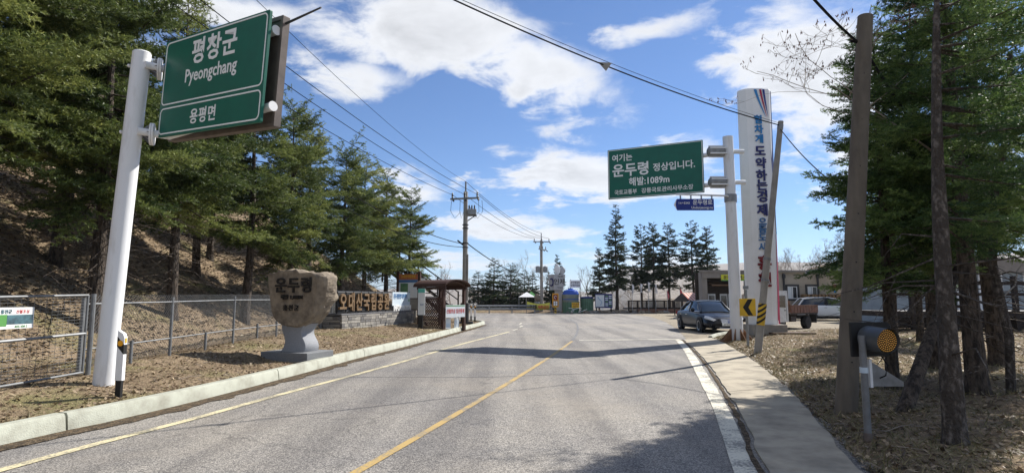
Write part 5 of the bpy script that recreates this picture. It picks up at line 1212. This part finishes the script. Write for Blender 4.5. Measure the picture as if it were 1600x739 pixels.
part('rack', MB().box((.05, .05, .62), (3.7, .6, 1.22)), 'bed_dark', fw)

# dark deck shelter behind the right grove
dk = thing('timber_deck', 'dark timber deck with open railings behind the right grove', 'deck', (bx(1560, 24), 24, 0))
part('floor', MB().box((0, 1.0, .95), (9.5, 2.5, .22)), 'dark_wood', dk); part('rail', MB().box((0, -.2, 1.75), (9.5, .1, .12)), 'dark_wood', dk); part('rail', MB().box((0, -.2, 2.2), (9.5, .1, .14)), 'dark_wood', dk)
for k in range(12): part('post', MB().box((-4.7+k*.85, -.2, 1.2), (.16, .16, 2.6)), 'dark_wood', dk)
part('skirt', MB().box((0, 0, .6), (9.5, .1, .45)), 'dark_wood', dk)
gh = thing('white_hall', 'pale plastic walled hall showing behind the deck and grove', 'building', (bx(1570, 34), 36, 0)); M('pale_wall', (.28, .33, .37), (.22, .26, .29), 1.5, .6)
part('wall', MB().box((0, 2, 1.6), (12, 4, 3.2)), 'pale_wall', gh); part('roof', MB().prism([(-6.3, 3.2), (6.3, 3.2), (0, 4.3)], -.3, 4.3), 'wall_grey', gh)
for k in range(9): part('rib', MB().box((-5.6+k*1.4, -.03, 1.6), (.08, .06, 3.1)), 'white_paint', gh)

# ------------------------------------------------------------------ far side of the square (about 62 m off)
FD = 62.0
def fx(px, d=FD): return (px-800)/F*d
def fzz(py, d=FD): return D(900, py, d).z
gr = thing('guard_rail', 'grey steel guard rail along the far left side of the square', 'guard rail', (0, 0, 0))
gp = [(fx(676, 58), 58), (fx(730, 59.5), 59.5), (fx(800, 61), 61), (fx(862, 61.6), 61.6)]
g3 = dense(gp, 2.0)
for z in (.45, .78): part('beam', MB().loft([[p+Vector((0, 0, z-.10)), p+Vector((0, -.04, z-.05)), p+Vector((0, .0, z)), p+Vector((0, -.04, z+.05)), p+Vector((0, 0, z+.10)), p+Vector((0, .03, z))] for p in g3]), 'steel', gr)
for p in g3: part('post', MB().box(p+Vector((0, .07, .35)), (.12, .10, .9)), 'steel', gr)
# yellow cloth banner
yb = thing('cloth_banner', 'sagging yellow cloth banner with dark lettering above the guard rail', 'banner', (fx(823), FD-.6, fzz(478))); M('cloth_yellow', (.62, .58, .10), (.52, .50, .08), 3, .8)
YW = fx(858)-fx(823); cl = MB(); vs = []
for k in range(17):
    t = k/16; s_ = -.25*math.sin(math.pi*t)*(.8)-.0; y = .06*math.sin(t*9); vs += [(YW*t, y, .38+s_+.12*(1-t)), (YW*t, y+.03, -.30+s_*.6)]
cl.add(vs, [(2*k, 2*k+1, 2*k+3, 2*k+2) for k in range(16)]); o = part('cloth', cl, 'cloth_yellow', yb, smooth=True); sd_ = o.modifiers.new('t', 'SOLIDIFY'); sd_.thickness = .012
text('산나물', .42, 'letter_black', yb, (.12, -.10, -.22), .02, .01, sx=.85); text('채취금지', .42, 'notice_red', yb, (1.15, -.10, -.25), .02, .01, sx=.75)
for x in (-.05, YW+.05): part('stake', MB().tube([(x, .05, -1.6), (x, .05, .6)], .03, 6), 'steel', yb)
# county sign: grey tapered box on a column with a leaf finial
cs_ = thing('county_sign', 'grey tapered county sign box with a leaf shaped finial', 'sign', (fx(872, 63), 63, 0)); M('sign_grey', (.42, .43, .45), (.36, .37, .39), 2, .6); M('sign_grey_dark', (.22, .23, .25), rough=.6)
zb2, zt2 = fzz(453, 63), fzz(429, 63); w2 = (fx(882.5, 63)-fx(864.5, 63)); k_ = 63/F
part('box', MB().loft([[(-7*k_, -.5, zb2), (7.0*k_, -.5, zb2), (6.5*k_, .5, zb2), (-12*k_, .6, zb2)], [(-7*k_, -.5, zt2), (10.5*k_, -.5, zt2), (9.5*k_, .5, zt2), (-16*k_, .6, zt2)]]), 'sign_grey', cs_)
part('column', MB().box((0, .1, zb2/2), (.75, .6, zb2)), 'sign_grey', cs_)
fin = []
for k in range(9): t = k/8; r_ = .34*math.sin(math.pi*min(t*.9+.08, 1))**.8; fin.append([(math.cos(a)*r_-.1, math.sin(a)*r_*.35, zt2+1.15*t) for a in np.linspace(0, 2*math.pi, 10, endpoint=False)])
part('finial', MB().loft(fin), 'white_paint', cs_, smooth=True); part('finial', MB().loft([[(p[0]+.55, p[1]+.1, zt2+(p[2]-zt2)*.8) for p in r_] for r_ in fin]), 'sign_grey', cs_, smooth=True)
text('인제', .72, 'letter_black', cs_, (.10, -.515, zb2+.62), .01, .02, 'CENTER'); text('Inje-gun', .18, 'letter_black', cs_, (.15, -.515, zb2+.22), .01, .02, 'CENTER'); text('하늘내린', .16, 'letter_black', cs_, (.2, -.515, zt2-.28), .01, .02, 'CENTER')
sw = part('swirl', MB().tube([(math.cos(a)*.30, 0, math.sin(a)*.38) for a in np.linspace(-2.2, 2.0, 14)], .08, 6), 'navy', cs_, (-11*k_, -.12, (zb2+zt2)/2), rotz=-.9)
# orange framed hazard board
ob = thing('hazard_board', 'orange framed fire warning board on a striped post', 'sign', (fx(867.5, 61.4), 61.4, 0)); M('orange', (.70, .33, .02), rough=.5)
zc = fzz(469, 61.4); part('board', MB().box((0, 0, zc), (.66, .06, 1.45)), 'orange', ob); part('red_panel', MB().box((0, -.034, zc+.30), (.44, .01, .58)), 'deep_red', ob)
part('flame_mark', MB().tube([(math.cos(a)*.11, -.045, zc+.32+math.sin(a)*.15) for a in np.linspace(.3, 5.2, 10)], .025, 5), 'sign_white', ob)
for x in (-.11, .11):
    for z in (-.22, -.45): part('white_cell', MB().box((x, -.034, zc+z), (.17, .01, .19)), 'sign_white', ob)
part('back_cells', MB().box((0, -.031, zc-.34), (.46, .008, .52)), 'navy', ob); part('post', MB().box((0, 0, .3), (.2, .12, 1.0)), 'yellow_paint', ob)
for k in range(2): part('post_stripe', MB().box((0, -.0, .2+k*.3), (.21, .13, .12), Matrix.Rotation(.5, 3, 'Y')), 'black', ob)
# water tanks
M('tank_blue', (.015, .08, .42), rough=.4); M('tank_body', (.24, .27, .25), (.17, .22, .18), 2, .6); M('tank_green', (.10, .19, .12), (.07, .14, .09), 2, .6)
wt = thing('water_tank', 'large round water tank with bright blue lid', 'water tank', (fx(892), FD+.6, 0)); tr2 = 12.6*FD/F; tb = fzz(460); tt = fzz(453)
part('tank_body', MB().lathe([(tr2, -.1), (tr2, tb-.25), (tr2*1.02, tb-.22), (tr2*1.02, tb)], 32), 'tank_body', wt, smooth=True); part('lid', MB().lathe([(tr2*1.04, tb), (tr2*1.04, tb+.12), (tr2*.8, tt-.02), (.3, tt+.08), (.28, tt+.2), (.05, tt+.2)], 32), 'tank_blue', wt, smooth=True)
part('blue_band', MB().lathe([(tr2*1.015, tb-.55), (tr2*1.015, tb-.47)], 32), 'tank_blue', wt)
M('sheet_green', (.12, .24, .15), (.09, .19, .12), 2, .6); part('green_skirt', MB().lathe([(tr2*1.02, -.1), (tr2*1.02, 1.15)], 32), 'sheet_green', wt, smooth=True)
cg2 = MB()
for k in range(10): a = R(190+k*18); cg2.tube([(math.cos(a)*tr2*1.06, math.sin(a)*tr2*1.06, -.1), (math.cos(a)*tr2*1.06, math.sin(a)*tr2*1.06, 1.25)], .025, 5)
part('cage', cg2, 'tank_green', wt)
ys = thing('tank_notice', 'yellow notice hung on the front of the blue lidded tank', 'sign', (fx(897), FD-1.0, fzz(476.5))); part('plate', MB().box((0, 0, 0), (.80, .03, .58)), 'yellow_paint', ys); text('식수금지', .2, 'deep_red', ys, (0, -.02, .04), .02, .006, 'CENTER'); text('지하수', .2, 'deep_red', ys, (0, -.02, -.2), .02, .006, 'CENTER')
hs = tag(part('garden_hose', MB().tube([(fx(886)+.9*t+.35*math.sin(t*7), FD-1.15, .35+.22*math.cos(t*6)) for t in np.linspace(0, 1.9, 18)], .025, 5), 'sign_white', None), 'white hose looped in front of the blue lidded tank', 'hose')
gt_ = thing('water_tank', 'small green tank with dark blue rim between big tank and map board', 'water tank', (fx(917.5), FD+.8, 0)); r_ = 10*FD/F; h_ = fzz(466)
part('tank_body', MB().lathe([(r_, -.1), (r_, h_)], 28), 'tank_green', gt_, smooth=True); part('rim', MB().lathe([(r_*1.05, h_-.02), (r_*1.05, h_+.12), (r_*.9, h_+.16), (.05, h_+.2)], 28), 'navy', gt_)
for k in range(8): a = R(200+k*20); part('stave', MB().tube([(math.cos(a)*r_*1.02, math.sin(a)*r_*1.02, 0), (math.cos(a)*r_*1.02, math.sin(a)*r_*1.02, h_)], .03, 5), 'sheet_green', gt_)
# white direction board
wb2 = thing('shop_board', 'white signboard with two lines of writing above the small tank', 'sign', (fx(898.5, 63.5), 63.5, 0)); zc = fzz(443.5, 63.5); part('board', MB().box((0, 0, zc), (1.2, .06, .82)), 'white_bright', wb2)
text('운두령쉼터', .24, 'letter_black', wb2, (0, -.035, zc+.06), .015, .006, 'CENTER', sx=.95); text('산채비빔밥', .24, 'letter_black', wb2, (0, -.035, zc-.24), .015, .006, 'CENTER', sx=.95)
for x in (-.5, .55): part('post', MB().tube([(x, .06, -.2), (x, .06, zc+.5)], .035, 6), 'dark_metal', wb2)
# map board
mb_ = thing('map_board', 'dark framed tourist map board left of the tallest far conifer', 'map board', (fx(943), FD+.2, 0)); zc = fzz(470); w_ = 27*FD/F; h_ = 22*FD/F
part('board', MB().box((0, 0, zc), (w_, .10, h_)), 'navy', mb_); part('map', MB().box((-.42, -.055, zc), (.92, .02, 1.25)), 'paper', mb_); part('map_lines', MB().tube([(-.42+.2*math.sin(t*5), -.07, zc-.45+t*.9) for t in np.linspace(0, 1, 9)], .025, 5), 'sky_blue', mb_)
for i in range(2):
    for j in range(6): part('photo_cell', MB().box((.30+i*.38, -.055, zc+.5-j*.2), (.30, .02, .12)), 'pale_blue' if (i+j) % 3 else 'map_green', mb_)
for x in (-w_/2+.15, w_/2-.15): part('post', MB().box((x, .06, .4), (.14, .10, 1.6)), 'dark_wood', mb_)
# low wall of rubble in front of the far edge
r3 = random.Random(12)
me_r = []
for k in range(4):
    bm = bmesh.new(); bmesh.ops.create_icosphere(bm, subdivisions=2, radius=1)
    for v in bm.verts: v.co *= 1+.5*mnoise.noise(v.co*1.4+Vector((k*5, 0, 0)))
    me = bpy.data.meshes.new('rubble'); bm.to_mesh(me); bm.free(); me.materials.append(MATS['stone' if k % 2 else 'ashlar']); me_r.append(me)
for k in range(34):
    x = fx(r3.uniform(868, 1085)); o = link('rubble_stone', r3.choice(me_r), None, None, (x, 61.9+r3.uniform(-.4, .5), .10)); s_ = r3.uniform(.12, .34); o.scale = (s_*1.5, s_, s_*.7); o.rotation_euler = (0, 0, r3.uniform(0, 6))
    tag(o, 'rough stone in the rubble edging along the far side of the square', 'stone', 'rubble stones edging the square')
# far small monument, green-and-white shelters
mo = thing('boulder_marker', 'pale boulder marker on a stem above the yellow banner', 'monument', (fx(840), FD+1.0, 0)); bm = bmesh.new(); bmesh.ops.create_icosphere(bm, subdivisions=3, radius=.36*62/62)
for v in bm.verts: v.co = Vector((v.co.x*1.05, v.co.y*.6, v.co.z*1.1))*(1+.6*mnoise.noise(v.co*2.2))
me = bpy.data.meshes.new('boulder'); bm.to_mesh(me); bm.free(); part('boulder', me, 'stone', mo, (0, 0, fzz(464.5))); part('stem', MB().box((0, 0, fzz(472)/2), (.4, .3, fzz(471))), 'granite', mo)
def shelter(px, py, w, mat, label):
    t = thing('market_tent', label, 'tent', (fx(px, 66), 66, hz(fx(px, 66), 66))); z = fzz(py, 66)-hz(fx(px, 66), 66)
    part('canopy', MB().loft([[(-w, -w, z), (w, -w, z), (w, w, z), (-w, w, z)], [(-.05, -.05, z+.55), (.05, -.05, z+.55), (.05, .05, z+.55), (-.05, .05, z+.55)]]), mat, t)
    for sx in (-1, 1):
        for sy in (-1, 1): part('leg', MB().tube([(sx*w*.95, sy*w*.95, 0), (sx*w*.95, sy*w*.95, z)], .03, 5), 'steel', t)
shelter(823, 464, .95, 'white_bright', 'white pointed tent roof left of the boulder marker'); shelter(830, 463, .6, 'notice_green', 'green pointed tent roof just left of the boulder marker')
# deck railing with flower boxes, flags, striped stall
dr = thing('viewing_deck', 'dark railed viewing deck with red planter boxes on the far side', 'deck', (fx(982), FD+.4, 0)); DWd = fx(1066)-fx(982); zr = fzz(470)
for x in np.arange(0, DWd+.1, DWd/6): part('post', MB().box((x, 0, zr/2), (.14, .14, zr+.1)), 'dark_wood', dr)
part('top_rail', MB().box((DWd/2, 0, zr), (DWd+.2, .14, .10)), 'dark_wood', dr); part('bottom_rail', MB().box((DWd/2, 0, .55), (DWd, .1, .10)), 'dark_wood', dr)
for k in range(52): part('baluster', MB().box((.1+k*(DWd-.2)/51, 0, (zr+.5)/2), (.05, .05, zr-.5)), 'dark_wood', dr)
for k in range(5): part('planter_box', MB().box((1.35+k*.98, -.45, .26), (.93, .36, .36)), 'bed_rust', dr)
part('deck_floor', MB().box((DWd/2, 1.6, .45), (DWd, 3.2, .14)), 'dark_wood', dr)
M('flag_red', (.5, .04, .06), (.62, .62, .64), 3, .8, lo=.45, hi=.55); M('flag_white', (.66, .66, .68), rough=.8)
for k, (px, pt, ma, nm) in enumerate(((986, 446, 'flag_white', 'first'), (999, 445, 'flag_white', 'second'), (1011, 443, 'flag_white', 'third'), (1022, 446, 'flag_white', 'fourth'), (1040, 455, 'flag_red', 'fifth'), (1060, 452, 'flag_red', 'sixth'))):
    t = thing('flag', f'limp {"white" if ma == "flag_white" else "red and white"} flag at the viewing deck, {nm} pole from the left', 'flag', (fx(px), FD-.3, .05), 0, 'flags at the viewing deck'); zt_ = fzz(pt-2)
    part('pole', MB().tube([(0, 0, -.1), (0, 0, zt_)], .028, 6), 'steel', t); cl = MB(); vs = []
    for j in range(8): zz = zt_-.05-j*.13; vs += [(.02, 0, zz), (.10+.05*math.sin(j*1.7+k), .05*math.cos(j), zz-.05), (.16+.08*math.sin(j*.9+k), -.03, zz-.1)]
    cl.add(vs, [(3*j+i, 3*j+i+1, 3*j+i+4, 3*j+i+3) for j in range(7) for i in (0, 1)]); o = part('cloth', cl, ma, t); md = o.modifiers.new('t', 'SOLIDIFY'); md.thickness = .01
stl = thing('market_stall', 'small market stall with a red and white striped roof', 'stall', (fx(1079, 52), 52, 0)); k_ = 52/F; zt_ = fzz(457, 52); zl = fzz(470.5, 52); M('stripe_red', (.48, .16, .12), rough=.8); M('stripe_white', (.70, .58, .50), rough=.8)
for k in range(9):
    a0, a1 = k/9, (k+1)/9; tl_ = -13*k_*0-11*k_; pa = lambda t: (-10*k_+20*k_*t, .9, zt_); pb = lambda t: (-7*k_+24*k_*t, -.9, zl)
    part('roof_stripe', MB().add([pa(a0), pa(a1), pb(a1), pb(a0)]+[(x, y, z-.03) for x, y, z in (pa(a0), pa(a1), pb(a1), pb(a0))], [(0, 1, 2, 3), (7, 6, 5, 4), (0, 4, 5, 1), (1, 5, 6, 2), (2, 6, 7, 3), (3, 7, 4, 0)]), 'stripe_red' if k % 2 == 0 else 'stripe_white', stl)
part('roof_back', MB().add([(-10*k_, .9, zt_-.01), (10*k_, .9, zt_-.01), (6*k_, 2.2, zl), (-19*k_, 2.2, zl)], [(0, 1, 2, 3)]), 'dark_wood', stl); part('gable', MB().add([(-10*k_, .88, zt_-.02), (-7*k_, -.88, zl), (-19*k_, 2.15, zl), (-9.9*k_, .9, zt_-.05), (-6.9*k_, -.85, zl-.03), (-18.9*k_, 2.15, zl-.03)], [(0, 1, 2), (5, 4, 3), (0, 3, 4, 1), (1, 4, 5, 2), (2, 5, 3, 0)]), 'porch_dark', stl)
for x, y in ((-7*k_, -.8), (15*k_, -.8), (-17*k_, 2.0), (6*k_, 2.0)): part('post', MB().tube([(x, y, 0), (x, y, zl+.02)], .05, 6), 'dark_wood', stl)
part('counter', MB().box((3*k_, .5, .45), (1.5, 1.4, .9)), 'porch_dark', stl)

# ------------------------------------------------------------------ cables
def cable(a, b, r, label, sag=.3, n=24, name='overhead_cable', group='overhead cables'):
    pts = [Vector(a).lerp(Vector(b), k/n)+Vector((0, 0, -4*sag*(k/n)*(1-k/n))) for k in range(n+1)]
    return tag(part(name, MB().tube(pts, r, 5), 'wire', None), label, 'cable', group), pts
za = D(729, 308, b1.y).z; A = [Vector((b1.x-.75, b1.y-.15, za+.1)), Vector((b1.x, b1.y-.15, za+.1)), Vector((b1.x+.75, b1.y-.15, za+.1)), Vector((b1.x, b1.y, T1))]
E = [D(235, -20, 12.0), D(300, -10, 12.0), D(120, -40, 11.5), D(395, -5, 12.0)]
for k, (p, q, lab) in enumerate(((A[1], E[0], 'thin cable from the near utility pole to the top left, middle one'), (A[2], E[1], 'thin cable from the near utility pole to the top left, right one'), (A[0], E[2], 'thin cable from the near utility pole to the top left, lowest one'), (A[3], E[3], 'thin cable from the tip of the near utility pole to the top left'))):
    cable(q, p, .012 if k < 3 else .007, lab, .35)
zb3 = D(843, 377, 63).z; B3 = [Vector((b2.x+o, 62.8, zb3+.3)) for o in (-.8, 0, .8)]+[Vector((b2.x, 63, T2))]
for k, nm in enumerate(('left', 'middle', 'right', 'topmost')): cable(A[k], B3[k], .014, f'cable between the two utility poles, {nm} one', .5)
cable(D(724, 381, b1.y), D(560, 310, 22), .02, 'thick low cable from the near utility pole into the left conifers, upper one', .25); cable(D(724, 386, b1.y), D(540, 325, 22), .018, 'thick low cable from the near utility pole into the left conifers, lower one', .35)
cable(D(731, 381, b1.y), D(842, 432, 63), .03, 'thick low cable between the two utility poles', .6)
tip = D(1218.5, 196, lp.location.y)
o, pts = cable(D(640, -32, 9.5), tip, .016, 'thick double cable crossing the sky to the leaning pole', .22, 40)
o2, pts2 = cable(D(646, -34, 9.5), tip+Vector((0, 0, .06)), .006, 'thin messenger wire just above the thick sky crossing cable', .17, 40)
for k in range(5, 38, 4): pass
mk = D(945, 103, 13.0); 
best = min(pts, key=lambda p: abs((p.x/p.y)-(945-800)/F)); tag(part('cable_marker', MB().prism([(-.14, .06), (.16, .04), (.03, -.14)], -.01, .01), 'pole_grey', None, best+Vector((0, -.02, .0))), 'small grey triangular tag hanging on the sky crossing cable', 'tag')
cable(tip+Vector((0, 0, -.1)), D(1300, 285, 12.5), .014, 'cable running from the leaning pole tip into the right grove', .1)
cpt = D(1338, 64, cp.location.y); cable(D(1262, -12, 6.6), cpt, .018, 'thick cable from the top edge to the concrete pole', .03, group='cables at the concrete pole'); cable(cpt+Vector((.15, 0, -.2)), D(1470, 245, 11), .018, 'thick cable from the concrete pole down into the grove', .1, group='cables at the concrete pole')

# ------------------------------------------------------------------ air
hm = bpy.data.materials.new('haze'); hm.use_nodes = True; N = hm.node_tree.nodes
for n in list(N):
    if n.type != 'OUTPUT_MATERIAL': N.remove(n)
pv = N.new('ShaderNodeVolumePrincipled'); pv.inputs['Color'].default_value = (.80, .88, 1, 1); pv.inputs['Density'].default_value = .00013; pv.inputs['Anisotropy'].default_value = .2
hm.node_tree.links.new(pv.outputs[0], [n for n in N if n.type == 'OUTPUT_MATERIAL'][0].inputs['Volume'])
gz = GZ.min()-1; hb = link('haze', MB().box((0, 3250, (gz+235)/2), (14900, 7900, 235-gz)).mesh('haze'), hm); hb['kind'] = 'stuff'; tag(hb, 'pale blue haze filling the air of the valley', 'haze')
